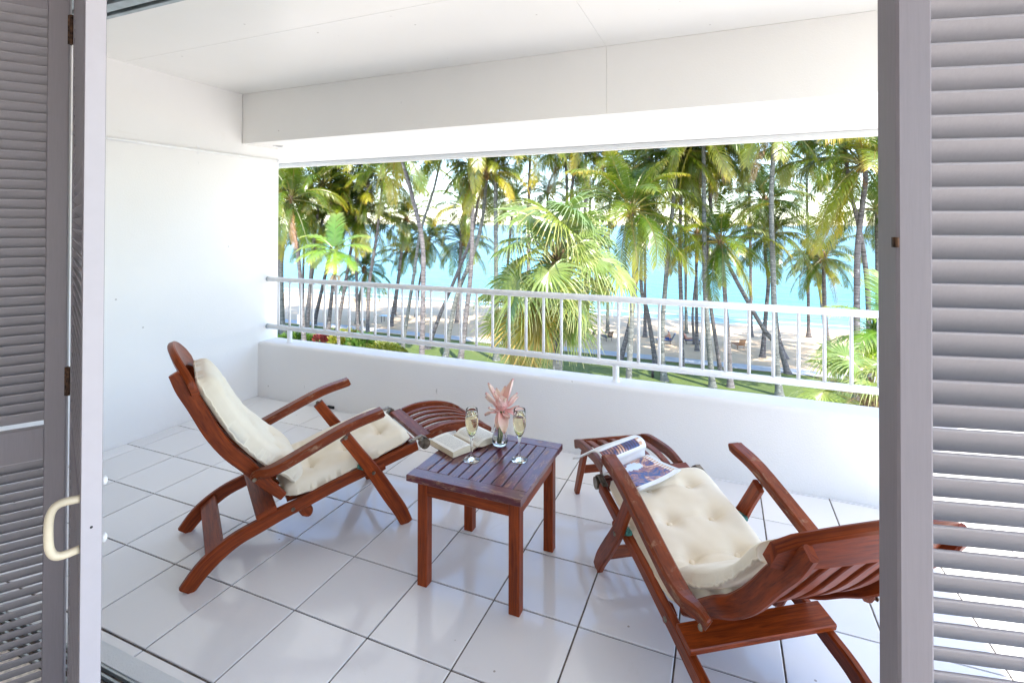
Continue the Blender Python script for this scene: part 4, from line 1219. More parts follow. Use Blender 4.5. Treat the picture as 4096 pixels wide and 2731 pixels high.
# second leaf: from its free edge (towards the camera) back to the hinge
E0 = Vector((-1.163, 0.601)); eB = (HG - E0).normalized(); wB = (HG - E0).length - 0.004
rootB, bxB = shutter("louvred_shutter", "folded left louvred shutter leaf with a cream pull handle, seen edge-on", (E0.x, E0.y), eB, wB, 0.03, 2.415, 0.034, 0.05, 0.05, mids=((0.962, 1.059),), nrm=(-eB.y, eB.x) if (-eB.y) * 0.427 + eB.x * 0.904 > 0 else (eB.y, -eB.x))
b = MB(); b.box((-0.0016, 0.001, 0.001), (-0.0004, 0.033, 2.384), 0.0003); b.build('lit_edge_face', M['edge'], rootB)  # thin face in the lightened paint, painting the lit edge
# pull handle on the indoor face of that leaf, lock escutcheon on its edge
b = MB(); hz0, hz1 = 1.022 - 0.03, 1.121 - 0.03
b.tube(catmull([(0.016, 0.0, hz1), (0.016, -0.030, hz1 + 0.001), (0.016, -0.043, hz1 - 0.014), (0.016, -0.046, (hz0 + hz1) / 2), (0.016, -0.043, hz0 + 0.014), (0.016, -0.030, hz0 - 0.001), (0.016, 0.0, hz0)], 30), 0.0076, 14)
b.build("pull_handle", M['handle'], rootB, True)
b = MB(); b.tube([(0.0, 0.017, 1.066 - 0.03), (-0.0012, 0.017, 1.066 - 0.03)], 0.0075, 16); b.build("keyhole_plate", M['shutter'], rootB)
b = MB(); b.tube([(-0.001, 0.017, 1.066 - 0.03), (-0.0018, 0.017, 1.066 - 0.03)], 0.0026, 10); b.build("keyhole", M['dark'], rootB)
for zc in (1.145, 1.03):                                  # knob ends on the outdoor face
    b = MB(); b.tube([(0.016, 0.034, zc - 0.03), (0.016, 0.040, zc - 0.03), (0.016, 0.043, zc - 0.03)], [0.010, 0.009, 0.004], 12); b.build("handle_bolt", M['rail'], rootB, True)
for za, zb_ in ((2.211, 2.300), (1.145, 1.231)):
    b = MB(); b.tube([(0.7445, -0.003, za - 0.03), (0.7445, -0.003, zb_ - 0.03)], 0.0055, 12)
    b.box((0.735, -0.0012, za - 0.03), (0.7435, 0.012, zb_ - 0.03), 0.0005)
    b.build("hinge", M['rust'], rootA)
# right leaf
eC = Vector((0.976, 0.216)).normalized()
rootC, bxC = shutter("louvred_shutter", "right louvred shutter leaf filling the right edge of the photo", (0.191, 0.733), eC, 0.62, 0.03, 2.415, 0.045, 0.0383, 0.05, nrm=(-eC.y, eC.x), phase=0.004)
b = MB(); b.box((-0.0035, 0.001, 1.640 - 0.03), (0.001, 0.006, 1.652 - 0.03), 0.0005); b.tube([(-0.001, -0.002, 1.640 - 0.03), (-0.001, -0.002, 1.652 - 0.03)], 0.0022, 8)
b.build("catch", M['rust'], rootC)

# ------------------------------------------------------------------ palms
def frond_mesh(name, m, pitch, droop, seed, leafn=58, lmax=0.215, lw=0.0145, stalk=0.16, hang=0.5, rach=0.011, twist=0.0, vee=0.5, spread=0.9):
    """feather frond of unit length leaving the origin along +X at `pitch`, bending down by `droop` (gravity is -Z)"""
    r = random.Random(seed); b = MB()
    n = 14; pts = []; p = Vector((0, 0, 0)); a = pitch
    dirs = []
    for i in range(n + 1):
        f = i / n
        pts.append(p.copy()); a = pitch - droop * f ** 1.25
        d = Vector((math.cos(a), 0, math.sin(a))); dirs.append(d)
        p = p + d / n
    side_sway = r.uniform(-0.12, 0.12)
    for i, q in enumerate(pts): q.y += side_sway * (i / n) ** 2
    b.tube(pts, [rach * (1 - 0.85 * (i / n)) + 0.0008 for i in range(n + 1)], 4, True, 0.001)
    for k in range(leafn):
        f = stalk + (1 - stalk) * ((k + 0.5) / leafn)
        i = min(int(f * n), n - 1); t = f * n - i
        c = pts[i].lerp(pts[i + 1], t); d = dirs[i].lerp(dirs[i + 1], t).normalized()
        up = Vector((-d.z, 0, d.x))
        g = (f - stalk) / (1 - stalk)
        L = lmax * (0.42 + 0.58 * math.sin(math.pi * min(1, 0.12 + g * 0.83)) ** 0.8) * r.uniform(0.85, 1.1) * (1 if g < 0.93 else 0.75)
        for s in (-1, 1):
            if r.random() < 0.03: continue
            fw = spread * (0.55 + 0.55 * g) + r.uniform(-.08, .08)
            ld = (Vector((0, s, 0)) + d * fw + up * (vee * (1 - 0.5 * g) + r.uniform(-.12, .12))).normalized()
            wv = d * lw * 0.5
            p0 = c; hg = hang * r.uniform(0.7, 1.25)
            p1 = p0 + ld * L * 0.42 + Vector((0, 0, -0.10 * hg * L))
            p2 = p1 + (ld + Vector((0, 0, -1.0 * hg))).normalized() * L * 0.34
            p3 = p2 + (ld + Vector((0, 0, -2.3 * hg))).normalized() * L * 0.28
            t0 = 0.25 + 0.55 * g + r.uniform(-.06, .06)
            b.add([p0 - wv * .6, p0 + wv * .6, p1 - wv, p1 + wv, p2 - wv * .8, p2 + wv * .8, p3],
                  [(0, 1, 3, 2), (2, 3, 5, 4), (4, 5, 6)], None, [max(.01, t0 - .1)] * 2 + [t0] * 2 + [min(.9, t0 + .12)] * 2 + [min(1, t0 + .28)])
    return b.mesh(name, m)

D_ = math.radians
COCO = []
for i, (pt, dr) in enumerate([(80, 45), (68, 75), (56, 88), (44, 95), (34, 100), (22, 92), (10, 85), (-4, 78), (-18, 66), (-34, 50), (-52, 32)]):
    row = []
    for k in range(2):
        row.append(frond_mesh("frond", M['coco'], D_(pt), D_(dr) * (0.85 + 0.3 * k), 10 + i * 3 + k, hang=0.45 + 0.3 * k, vee=0.35 if pt > 20 else 0.1))
    row.append(frond_mesh("frond", M['coco_y'], D_(pt - 6), D_(dr) * 1.1, 77 + i, hang=0.8, vee=0.1))
    COCO.append(row)
DEADF = [frond_mesh("frond", M['coco_d'], D_(-62), D_(22), 501, leafn=34, lmax=0.14, hang=1.6, vee=-0.2), frond_mesh("frond", M['coco_d'], D_(-40), D_(45), 502, leafn=34, lmax=0.14, hang=1.6, vee=-0.2)]

def trunk(path, r0, m, root, seed, rtop=0.62):
    P = catmull([Vector(p) for p in path], 26)
    if P[1].z < P[0].z: pass
    n = 130; Q = []; R_ = []
    rr = random.Random(seed)
    for i in range(n + 1):
        t = i / n * 26; k = min(int(t), 25); q = P[k].lerp(P[k + 1], t - k)
        f = i / n; h = (q.z - path[0][2])
        r = r0 * (lerp(1.0, rtop, f) + 0.75 * math.exp(-h / 0.35) + 0.18 * math.exp(-h / 1.5))
        r *= 1 + 0.05 * (i % 2) + 0.03 * noise.noise(Vector((f * 12, seed, 0)))
        Q.append(q); R_.append(r)
    b = MB(); b.tube(Q, R_, 10); o = b.build("trunk", m, None, True)
    o.parent = root; o.matrix_parent_inverse = Matrix.Translation(-Vector(path[0]))
    return Q, o

PALM_LABELS = [
    'tall coconut palm at the far left edge with crown above its neighbours beside the wall',
    'coconut palm trunk hugging the left wall end, crown mostly hidden by the wall',
    'leftmost large coconut palm with broad drooping fronds, trunk slanting left as it rises',
    'coconut palm with high crown just left of the lime feather palm',
    'slender coconut palm of the twin trunks left of the lime feather palm',
    "coconut palm rising behind the lime feather palm's left fronds",
    "coconut palm with its trunk directly behind the lime feather palm's trunk",
    'full coconut palm with star-shaped crown right above the lime feather palm',
    'short young coconut palm with a low crown just above the railing',
    'thin grey coconut palm passing in front of the short young palm',
    'dark coconut palm whose trunk rises left of the pale picnic table',
    'low slim coconut palm with browned fronds by the whitish leaning trunk',
    'whitish leaning coconut palm whose trunk crosses behind the curved grey trunk',
    'foremost curved grey coconut palm with a bent trunk left of the middle',
    'small coconut palm with a low crown right of the curved grey trunk',
    'pale ringed coconut palm leaning right across the other trunks',
    'dark leaning coconut palm under the yellow-green crown left of the middle',
    'straight tall coconut palm standing in front of the two crossing trunks',
    'coconut palm with medium crown left of the straight tall trunk',
    'low coconut palm at the water with copper tips by the crossing trunks',
    'thick straight purplish banded coconut palm just left of the large fan palm',
    'coconut palm with orange fronds right of the thick banded trunk',
    'tall coconut palm with its fronds hanging from the slab left of the fan palm top',
    'small upright coconut palm behind the top left of the large fan palm',
    'coconut palm with hanging pale fronds right above the large fan palm',
    'coconut palm leaning slightly right above the large fan palm',
    'tall thin coconut palm vertical above the right of the large fan palm',
    'small upright coconut palm behind the right of the large fan palm top',
    'big near coconut palm with wide spread crown right of the large fan palm',
    'dark leaning coconut palm at the foot of the big near crown',
    'far coconut palm straight behind the big near crown',
    "coconut palm leaning left above the two dark empty loungers' right",
    'tall lichened coconut palm standing before the bather in the white hat',
    "straight coconut palm covering the reclining bather's lounger",
    'thinner coconut palm of the close pair by the reclining bather',
    'thinnest bowed coconut palm of the close pair by the reclining bather',
    'tall silver coconut palm at right centre running up to the slab',
    'strongly leaning coconut palm crossing diagonally at right',
    'pale coconut palm forking from behind the tall silver trunk',
    'dark green upright coconut palm by the diagonal trunk',
    'tallest purplish coconut palm at right running up to the slab',
    'coconut palm with bent pale trunk just left of the tallest purplish trunk',
    'coconut palm whose trunk crosses the base of the diagonal one',
    'coconut palm with a cluster of nuts over the water at right',
    'small coconut palm beside the nut bearing palm at right',
    'big nearest coconut palm with long green fronds at the right shutter',
    'curved coconut palm crossing behind the big right palm trunk',
    'coconut palm half hidden by the right shutter',
    'far coconut palm filling the top between right centre trunks',
    'far coconut palm filling the top left of the tallest purplish trunk',
    'far coconut palm filling the top beneath the big right palm',
    'far coconut palm behind the star-shaped crown at left',
    "far coconut palm behind the large fan palm's right top",
    'low far coconut palm beside the left wall near the water',
]
def coconut_palm(i, path, flen, r0, label):
    rr = random.Random(100 + i)
    root = empty("coconut_palm", path[0]); tag(root, label, "palm tree", "coconut palms between the lawn and the beach")
    trunk(path, r0, M['bark'] if i % 4 else M['bark_g'], root, i)
    top = Vector(path[-1]) - Vector(path[0])
    nf = rr.randint(23, 29)
    for k in range(nf):
        g = k / (nf - 1)
        row = COCO[min(10, int(g * 10.6 + rr.uniform(-.7, .7)) if g * 10.6 > .7 else 0)]
        yel = rr.random() < (0.08 + 0.30 * max(0, g - 0.35))
        me = row[2] if yel else row[rr.randint(0, 1)]
        if g > 0.95 and rr.random() < 0.3: me = DEADF[rr.randint(0, 1)]
        az = k * 2.39996 + rr.uniform(-.25, .25)
        o = put("frond", me, root, top + Vector((0.10 * math.cos(az), 0.10 * math.sin(az), -0.25 * g)))
        s = flen * rr.uniform(0.86, 1.10) * (0.8 if k < 3 else 1.0)
        o.rotation_euler = (rr.uniform(-.35, .35), 0, az); o.scale = (s, s, s)
    b = MB(); b.tube([(0, 0, -0.55), (0, 0, -0.2), (0, 0, 0.1), (0, 0, 0.45)], [r0 * .7, r0 * 1.25, r0 * 1.2, 0.03], 8)
    o = b.build("crown_fibre", M['husk'], root, True); o.location = top
    if i % 3 == 1:
        for q in range(7):
            a = q * 0.9 + rr.random(); o = put("coconut", COCONUT, root, top + Vector((0.30 * math.cos(a), 0.30 * math.sin(a), -0.35 - 0.12 * (q % 3)))); o.rotation_euler = (rr.uniform(-.5, .5), 0, 0)
    return root
b = MB(); b.lathe([(0.0003, -0.15), (0.07, -0.12), (0.105, -0.03), (0.10, 0.05), (0.05, 0.13), (0.0003, 0.15)], 8); COCONUT = b.mesh("coconut", M['coconut'], True)

PALMS = [
 ([(-40.01, 37.71, -9.43), (-40.14, 37.59, -2.12), (-39.71, 37.74, 1.57), (-39.55, 37.77, 5.02)], 5.17, 0.185),
 ([(-41.5, 38.98, -9.43), (-41.86, 38.72, 2.08), (-42.14, 38.56, 6.91)], 5.35, 0.191),
 ([(-34.59, 35.0, -9.43), (-35.05, 34.74, -1.55), (-35.6, 34.48, 1.81), (-35.7, 34.42, 4.04)], 5.59, 0.168),
 ([(-37.85, 38.6, -9.43), (-37.44, 38.72, -2.85), (-37.03, 38.85, 1.46), (-36.41, 39.07, 5.64)], 5.29, 0.172),
 ([(-40.27, 40.81, -9.43), (-39.42, 41.1, -2.34), (-38.69, 41.37, 1.58), (-37.6, 41.77, 7.05)], 4.95, 0.169),
 ([(-41.39, 43.21, -9.43), (-39.99, 43.73, -2.8), (-39.35, 43.96, 0.21), (-38.34, 44.35, 3.77)], 4.93, 0.178),
 ([(-37.19, 40.76, -9.43), (-36.74, 40.91, -4.78), (-36.39, 41.02, -0.96), (-36.27, 41.04, 2.86)], 4.58, 0.178),
 ([(-36.76, 41.6, -9.43), (-35.93, 41.89, -4.34), (-35.22, 42.15, 0.04), (-34.36, 42.48, 3.0)], 5.54, 0.167),
 ([(-37.33, 45.49, -9.43), (-37.18, 45.54, -6.71), (-36.51, 45.79, -3.94), (-36.66, 45.72, -3.25)], 3.87, 0.193),
 ([(-32.33, 40.89, -9.43), (-32.19, 40.91, -4.56), (-31.69, 41.09, -0.87), (-31.37, 41.2, 1.6), (-30.84, 41.37, 6.76)], 4.92, 0.16),
 ([(-33.18, 45.87, -9.43), (-32.46, 46.13, -4.35), (-31.95, 46.3, -0.03), (-31.63, 46.41, 2.35)], 4.05, 0.162),
 ([(-36.7, 51.44, -9.43), (-36.07, 51.66, -4.16), (-35.65, 51.82, -2.34), (-35.28, 51.96, -1.31)], 3.32, 0.136),
 ([(-26.0, 37.58, -9.43), (-25.1, 37.9, -3.21), (-24.47, 38.12, 1.07), (-23.37, 38.54, 4.9), (-22.6, 38.83, 8.85)], 5.04, 0.142),
 ([(-21.07, 32.99, -9.43), (-20.93, 32.99, -3.1), (-21.02, 32.93, 0.49), (-21.68, 32.62, 3.7), (-22.59, 32.22, 7.29), (-22.72, 32.15, 8.04)], 4.35, 0.18),
 ([(-33.72, 51.6, -9.43), (-33.34, 51.72, -5.24), (-32.6, 52.0, -1.67), (-32.29, 52.11, -0.04)], 3.72, 0.134),
 ([(-24.19, 38.82, -9.43), (-23.15, 39.22, -6.35), (-21.71, 39.79, -2.58), (-20.48, 40.26, 0.96), (-19.76, 40.52, 6.05)], 3.98, 0.155),
 ([(-21.21, 36.85, -9.43), (-20.44, 37.12, -4.58), (-19.18, 37.62, -1.06), (-18.47, 37.89, 1.63), (-18.18, 37.98, 4.11), (-18.04, 38.02, 5.97)], 4.24, 0.165),
 ([(-19.37, 35.96, -9.43), (-18.78, 36.16, -4.35), (-18.52, 36.24, -1.16), (-18.44, 36.23, 3.62), (-18.55, 36.14, 9.2)], 4.98, 0.189),
 ([(-27.59, 50.46, -9.43), (-27.37, 50.51, -4.0), (-27.06, 50.59, 1.61), (-26.8, 50.68, 3.69)], 4.63, 0.154),
 ([(-28.26, 51.81, -9.43), (-27.98, 51.87, -3.0), (-27.72, 51.95, -0.26)], 4.18, 0.144),
 ([(-17.01, 37.75, -9.43), (-17.02, 37.67, -1.41), (-17.07, 37.57, 7.31), (-17.09, 37.54, 10.16)], 4.67, 0.173),
 ([(-23.15, 53.92, -9.43), (-22.88, 53.98, -2.7), (-22.5, 54.09, 2.2), (-22.18, 54.2, 4.65)], 4.61, 0.144),
 ([(-15.83, 41.8, -9.43), (-15.73, 41.75, 1.64), (-15.62, 41.74, 7.33), (-15.31, 41.85, 9.53)], 4.38, 0.142),
 ([(-18.2, 54.36, -9.43), (-18.25, 54.24, 1.63), (-18.19, 54.24, 5.28)], 3.65, 0.14),
 ([(-14.64, 50.12, -9.43), (-14.68, 50.0, 1.64), (-14.72, 49.94, 6.74), (-15.09, 49.76, 9.03)], 4.58, 0.153),
 ([(-14.19, 49.03, -9.43), (-14.02, 48.99, 2.89), (-13.7, 49.09, 6.87), (-13.37, 49.21, 9.36)], 4.48, 0.162),
 ([(-12.42, 48.55, -9.43), (-12.36, 48.46, 4.08), (-12.29, 48.45, 8.95), (-12.18, 48.48, 10.9)], 4.62, 0.146),
 ([(-14.06, 56.08, -9.43), (-13.84, 56.07, 1.65), (-13.73, 56.08, 5.44)], 3.37, 0.14),
 ([(-5.84, 34.28, -9.43), (-5.59, 34.34, -4.15), (-5.43, 34.37, -0.83), (-5.49, 34.32, 1.66), (-5.68, 34.24, 2.74)], 5.48, 0.166),
 ([(-7.64, 40.82, -9.43), (-6.67, 41.19, -5.11), (-6.26, 41.32, -0.33), (-5.92, 41.42, 4.05)], 3.59, 0.169),
 ([(-7.1, 51.36, -9.43), (-7.09, 51.31, -3.26), (-7.13, 51.23, 4.12), (-7.09, 51.21, 8.55)], 4.92, 0.135),
 ([(-4.96, 41.94, -9.43), (-5.56, 41.65, -5.31), (-6.02, 41.44, -3.32), (-5.89, 41.45, 1.66), (-5.37, 41.62, 6.85)], 4.38, 0.149),
 ([(-3.84, 37.46, -9.43), (-4.01, 37.37, -6.64), (-3.84, 37.41, -3.64), (-3.59, 37.48, -0.45), (-3.17, 37.62, 4.15), (-2.94, 37.69, 6.98)], 4.24, 0.168),
 ([(-2.82, 39.86, -9.43), (-2.87, 39.8, -4.83), (-2.95, 39.73, -1.12), (-2.92, 39.71, 2.6), (-2.69, 39.77, 7.25)], 4.09, 0.158),
 ([(-2.11, 47.49, -9.43), (-2.15, 47.44, -4.9), (-2.17, 47.39, -0.52), (-2.12, 47.39, 1.02)], 3.62, 0.131),
 ([(-2.42, 49.89, -9.43), (-2.6, 49.79, -6.63), (-2.32, 49.88, -3.17), (-1.96, 49.99, 1.68), (-2.17, 49.87, 4.9)], 3.69, 0.104),
 ([(-0.66, 37.27, -9.43), (-1.04, 37.07, -4.28), (-1.16, 37.0, -1.47), (-1.19, 36.94, 3.37), (-1.22, 36.89, 7.46), (-1.22, 36.88, 8.48)], 4.42, 0.162),
 ([(4.46, 42.88, -9.43), (3.87, 42.62, -7.41), (2.91, 42.21, -6.23), (1.7, 41.68, -4.0), (0.31, 41.08, -1.11), (-0.69, 40.64, 1.86), (-0.89, 40.54, 4.28), (-0.92, 40.49, 7.99)], 4.27, 0.158),
 ([(-0.12, 40.3, -9.43), (-0.55, 40.1, -6.36), (-0.98, 39.88, -2.89), (-1.08, 39.82, -0.15), (-0.71, 39.93, 5.33), (-0.37, 40.04, 7.89)], 4.02, 0.128),
 ([(0.47, 37.74, -9.43), (0.32, 37.66, -6.31), (0.06, 37.51, -2.08), (-0.06, 37.44, -0.19), (-0.13, 37.41, 0.66)], 4.25, 0.153),
 ([(3.37, 37.02, -9.43), (3.11, 36.89, -5.89), (2.99, 36.8, -1.3), (2.88, 36.71, 3.3), (3.06, 36.75, 7.17), (3.1, 36.76, 8.46)], 4.19, 0.169),
 ([(3.03, 47.33, -9.43), (3.31, 47.42, -5.61), (3.49, 47.47, -2.9), (3.24, 47.34, -0.4), (3.24, 47.3, 3.78)], 4.49, 0.157),
 ([(4.79, 47.63, -9.43), (4.2, 47.37, -7.2), (3.93, 47.22, -3.48), (3.82, 47.14, 1.07)], 4.34, 0.145),
 ([(8.48, 51.41, -9.43), (8.17, 51.25, -5.89), (8.09, 51.19, -3.07), (8.06, 51.16, -0.94)], 4.01, 0.174),
 ([(9.0, 56.28, -9.43), (8.62, 56.08, -5.44), (8.27, 55.92, -3.06), (8.14, 55.86, -2.1)], 2.86, 0.119),
 ([(7.75, 37.83, -9.43), (7.76, 37.76, -1.2), (7.93, 37.81, 1.7), (8.25, 37.91, 4.52), (8.15, 37.86, 5.62)], 5.48, 0.172),
 ([(9.02, 40.44, -9.43), (8.87, 40.32, -2.45), (8.33, 40.06, 1.7), (7.8, 39.82, 4.03), (7.42, 39.63, 7.35)], 3.82, 0.15),
 ([(10.46, 44.69, -9.43), (10.4, 44.59, -1.03), (10.36, 44.54, 2.99)], 4.02, 0.128),
 ([(-3.46, 54.75, -9.43), (-3.53, 54.63, 1.67), (-3.38, 54.64, 7.02)], 4.58, 0.14),
 ([(2.59, 55.99, -9.43), (2.48, 55.85, 1.69), (2.26, 55.7, 7.66)], 4.48, 0.137),
 ([(7.88, 58.19, -9.43), (7.77, 58.04, 1.71), (7.66, 57.94, 8.18)], 4.73, 0.137),
 ([(-34.39, 41.92, -9.43), (-34.5, 41.78, 1.59), (-34.15, 41.87, 7.95)], 4.58, 0.14),
 ([(-10.87, 51.68, -9.43), (-10.72, 51.64, 1.65), (-10.39, 51.72, 8.28)], 4.58, 0.14),
 ([(-45.95, 46.18, -9.43), (-45.83, 46.16, -2.88), (-45.67, 46.2, 0.67)], 3.84, 0.133),
]

for i, (path, flen, r0) in enumerate(PALMS):
    coconut_palm(i, [tuple(p) for p in path], flen * 1.05, r0 * 1.12, PALM_LABELS[i])

# weeping fan palms
def fan_mesh(name, m, pitch, seed, pet=0.52, rad=0.50, segs=46, weep=1.0, droop=0.35):
    r = random.Random(seed); b = MB()
    n = 8; pts = []; p = Vector((0, 0, 0)); a = pitch; d = Vector((1, 0, 0))
    for i in range(n + 1):
        pts.append(p.copy()); a = pitch - droop * (i / n) ** 1.5
        d = Vector((math.cos(a), 0, math.sin(a))); p = p + d * pet / n
    b.tube(pts, [0.016 - 0.009 * i / n for i in range(n + 1)], 5, True, 0.002)
    hub = pts[-1]; up = Vector((-d.z, 0, d.x))
    # blade plane leans outwards and down
    bd = (d * math.cos(0.5) - up * math.sin(0.5) * (1 if pitch > -0.6 else 0.3)).normalized(); bu = Vector((-bd.z, 0, bd.x)); sd = Vector((0, 1, 0))
    for k in range(segs):
        f = (k + 0.5) / segs; an = lerp(-2.55, 2.55, f)
        cs = math.cos(an)
        dr = (bd * cs + sd * math.sin(an)).normalized()
        L = rad * (0.78 + 0.22 * math.cos(an * 0.5)) * r.uniform(0.8, 1.25)
        tv = (sd * cs - bd * math.sin(an)).normalized()
        da = 2.55 * 2 / segs
        fold = bu * 0.018 * (1 if k % 2 else -1)
        P = [hub]; q = hub.copy(); cur = dr.copy(); wd = []
        for s in range(6):
            g = (s + 1) / 6
            if g > 0.34: cur = (cur + Vector((0, 0, -0.60 * weep * (g - 0.22) * r.uniform(.8, 1.3)))).normalized()
            elif s: cur = (cur + Vector((0, 0, -0.05 * weep))).normalized()
            q = q + cur * L / 6; P.append(q.copy())
            w = L * g * da * 0.54 if g <= 0.34 else L * 0.36 * da * 0.50 * (1 - (g - 0.36) / 0.64 * 0.9)
            wd.append(w)
        vs = [hub]; tn = [0.02]
        for s in range(6):
            g = (s + 1) / 6
            vs += [P[s + 1] - tv * wd[s] + fold * g * (1 if g < .6 else 0), P[s + 1] + tv * wd[s] - fold * g * (1 if g < .6 else 0)]
            tn += [0.15 + 0.85 * g ** 1.5 + r.uniform(-.05, .05)] * 2
        fs = [(0, 1, 2)] + [(2 * s - 1, 2 * s, 2 * s + 2, 2 * s + 1) for s in range(1, 6)]
        b.add(vs, fs, None, [max(0.01, min(1, x)) for x in tn])
    return b.mesh(name, m)
FAN = []
for i, pt in enumerate((82, 66, 50, 34, 18, 2, -16, -36, -58, -74)):
    FAN.append([fan_mesh("fan_leaf", M['fan'], D_(pt), 40 + i, weep=1.0), fan_mesh("fan_leaf", M['fan'], D_(pt - 5), 60 + i, weep=1.4, pet=0.58, rad=0.46), fan_mesh("fan_leaf", M['fan_y'], D_(pt - 8), 80 + i, weep=1.1, pet=0.5)])
def fan_palm(label, base, crown, scale, nleaf, seed, r0=0.16, yellow=0.3, lowest=9, group="weeping fan palms in the garden below"):
    rr = random.Random(seed); root = empty("fan_palm", base); tag(root, label, "palm tree", group)
    trunk([base, ((base[0] + crown[0]) / 2, (base[1] + crown[1]) / 2, (base[2] + crown[2]) / 2), crown], r0, M['bark_g'], root, seed, 0.9)
    top = Vector(crown) - Vector(base)
    for k in range(nleaf):
        g = k / (nleaf - 1)
        row = FAN[max(0, min(lowest, int(g * (lowest + .9) + rr.uniform(-.6, .6))))]
        me = row[2] if rr.random() < yellow * max(0, g * 1.7 - 0.75) else row[rr.randint(0, 1)]
        az = k * 2.39996 + rr.uniform(-.2, .2)
        o = put("fan_leaf", me, root, top + Vector((0.07 * math.cos(az), 0.07 * math.sin(az), -0.5 * g)))
        s = scale * rr.uniform(.72, 1.16); o.scale = (s, s, s); o.rotation_euler = (rr.uniform(-.55, .55), rr.uniform(-.22, .22), az)
    b = MB(); b.tube([(0, 0, -0.6), (0, 0, -0.2), (0, 0, 0.15), (0, 0, 0.5)], [r0, r0 * 1.5, r0 * 1.3, 0.04], 10); o = b.build("crown_fibre", M['husk'], root, True); o.location = top
    # spent flower stalks
    for k in range(7):
        az = rr.uniform(0, 6.28); el = rr.uniform(0.1, 0.9); L = scale * rr.uniform(.6, .95); b = MB()
        dv = Vector((math.cos(az) * math.cos(el), math.sin(az) * math.cos(el), math.sin(el)))
        pts = [Vector((0, 0, 0)) + dv * L * q + Vector((0, 0, -0.22 * L * q * q)) for q in (0, .25, .5, .75, 1)]
        b.tube(pts, [0.014, 0.012, 0.010, 0.007, 0.003], 5)
        for q in range(26):
            f = rr.uniform(.45, 1); c = Vector((0, 0, 0)) + dv * L * f + Vector((0, 0, -0.22 * L * f * f))
            e = c + Vector((rr.uniform(-1, 1), rr.uniform(-1, 1), rr.uniform(-1.4, .2))) * 0.16 * scale * .4
            b.tube([c, e], [0.004, 0.002], 3, False)
        o = b.build("flower_stalk", M['coco_d'], root); o.location = top
    return root
fan_palm("large weeping fan palm with yellowed skirt, directly behind the middle of the railing", (-4.95, 15.6, GZ - 0.05), (-4.80, 15.45, 0.62), 2.75, 54, 5)
fan_palm("lower fan palm half hidden at the left of the large weeping fan palm", (-6.9, 17.2, GZ - 0.05), (-6.75, 17.0, -1.35), 2.0, 34, 8, 0.13, 0.45)
fan_palm("pale fan palm low in the right corner beside the shutter", (3.3, 15.2, GZ - 0.05), (3.35, 15.1, -2.6), 2.0, 30, 12, 0.14, 0.0, 7)

# bright feather palm with a green crownshaft
ALEX = [frond_mesh("frond", M['alex'], D_(p), D_(d), 300 + i, leafn=46, lmax=0.34, lw=0.026, stalk=0.10, hang=h, vee=v, spread=1.0) for i, (p, d, h, v) in enumerate([(84, 25, 0.12, 0.1), (52, 70, 0.2, 0.25), (30, 70, 0.25, 0.2), (12, 62, 0.3, 0.15), (-8, 50, 0.35, 0.1)])]
def feather_palm(label, base, crown, flen, r0, spec, group="bright green feather palms"):
    root = empty("feather_palm", base); tag(root, label, "palm tree", group)
    sh = (crown[0], crown[1], crown[2] - flen * 0.62)
    trunk([base, ((base[0] + sh[0]) / 2 + .1, (base[1] + sh[1]) / 2, (base[2] + sh[2]) / 2), sh], r0, M['bark'], root, 3, 0.9)
    b = MB(); b.tube([Vector(sh) - Vector(base), Vector(sh) - Vector(base) + Vector((0, 0, flen * .2)), Vector(crown) - Vector(base)], [r0 * 1.15, r0 * 1.2, r0 * 0.7], 12); b.build("crownshaft", M['crownshaft'], root, True)
    top = Vector(crown) - Vector(base)
    for k, az in spec:
        o = put("frond", ALEX[k], root, top); o.rotation_euler = (0.12 * math.sin(az * 3), 0, az); o.scale = (flen,) * 3
    b = MB(); rr = random.Random(4)
    for q in range(90):
        a = rr.uniform(0, 6.28); p0 = Vector(sh) - Vector(base) + Vector((r0 * math.cos(a), r0 * math.sin(a), -0.02))
        e = p0 + Vector((math.cos(a) * rr.uniform(.1, .3), math.sin(a) * rr.uniform(.1, .3), -rr.uniform(.2, .62)))
        b.tube([p0, p0.lerp(e, .5) + Vector((math.cos(a) * .08, math.sin(a) * .08, .05)), e], [0.006, 0.006, 0.004], 3, False)
    b.build("flower_spray", M['sand'], root)
VL = math.atan2(_R.y, _R.x)             # azimuth across the view, to the right
feather_palm("small bright lime feather palm with green crownshaft in front of the palms at left", (-18.1, 20.8, GZ - .05), (-18.32, 20.56, 0.30), 1.95, 0.085,
             [(0, VL + 1.5), (1, VL + 3.0), (2, VL + 3.35), (3, VL + 3.7), (1, VL + 0.25), (2, VL - 0.1), (4, VL + 2.7), (4, VL - 0.5), (4, VL - 1.2), (3, VL - 1.9)])
feather_palm("arching feather palm behind the railing at the right end", (5.0, 18.4, GZ - .05), (4.75, 18.3, -1.75), 2.1, 0.085,
             [(0, VL + 1.2), (1, VL + 3.0), (1, VL + 2.3), (2, VL + 3.5), (2, VL - 0.9), (3, VL + 3.9), (1, VL + 4.4), (2, VL + 5.1), (3, VL + 2.6), (4, VL + 3.2), (3, VL + 4.8), (4, VL + 4.1)])

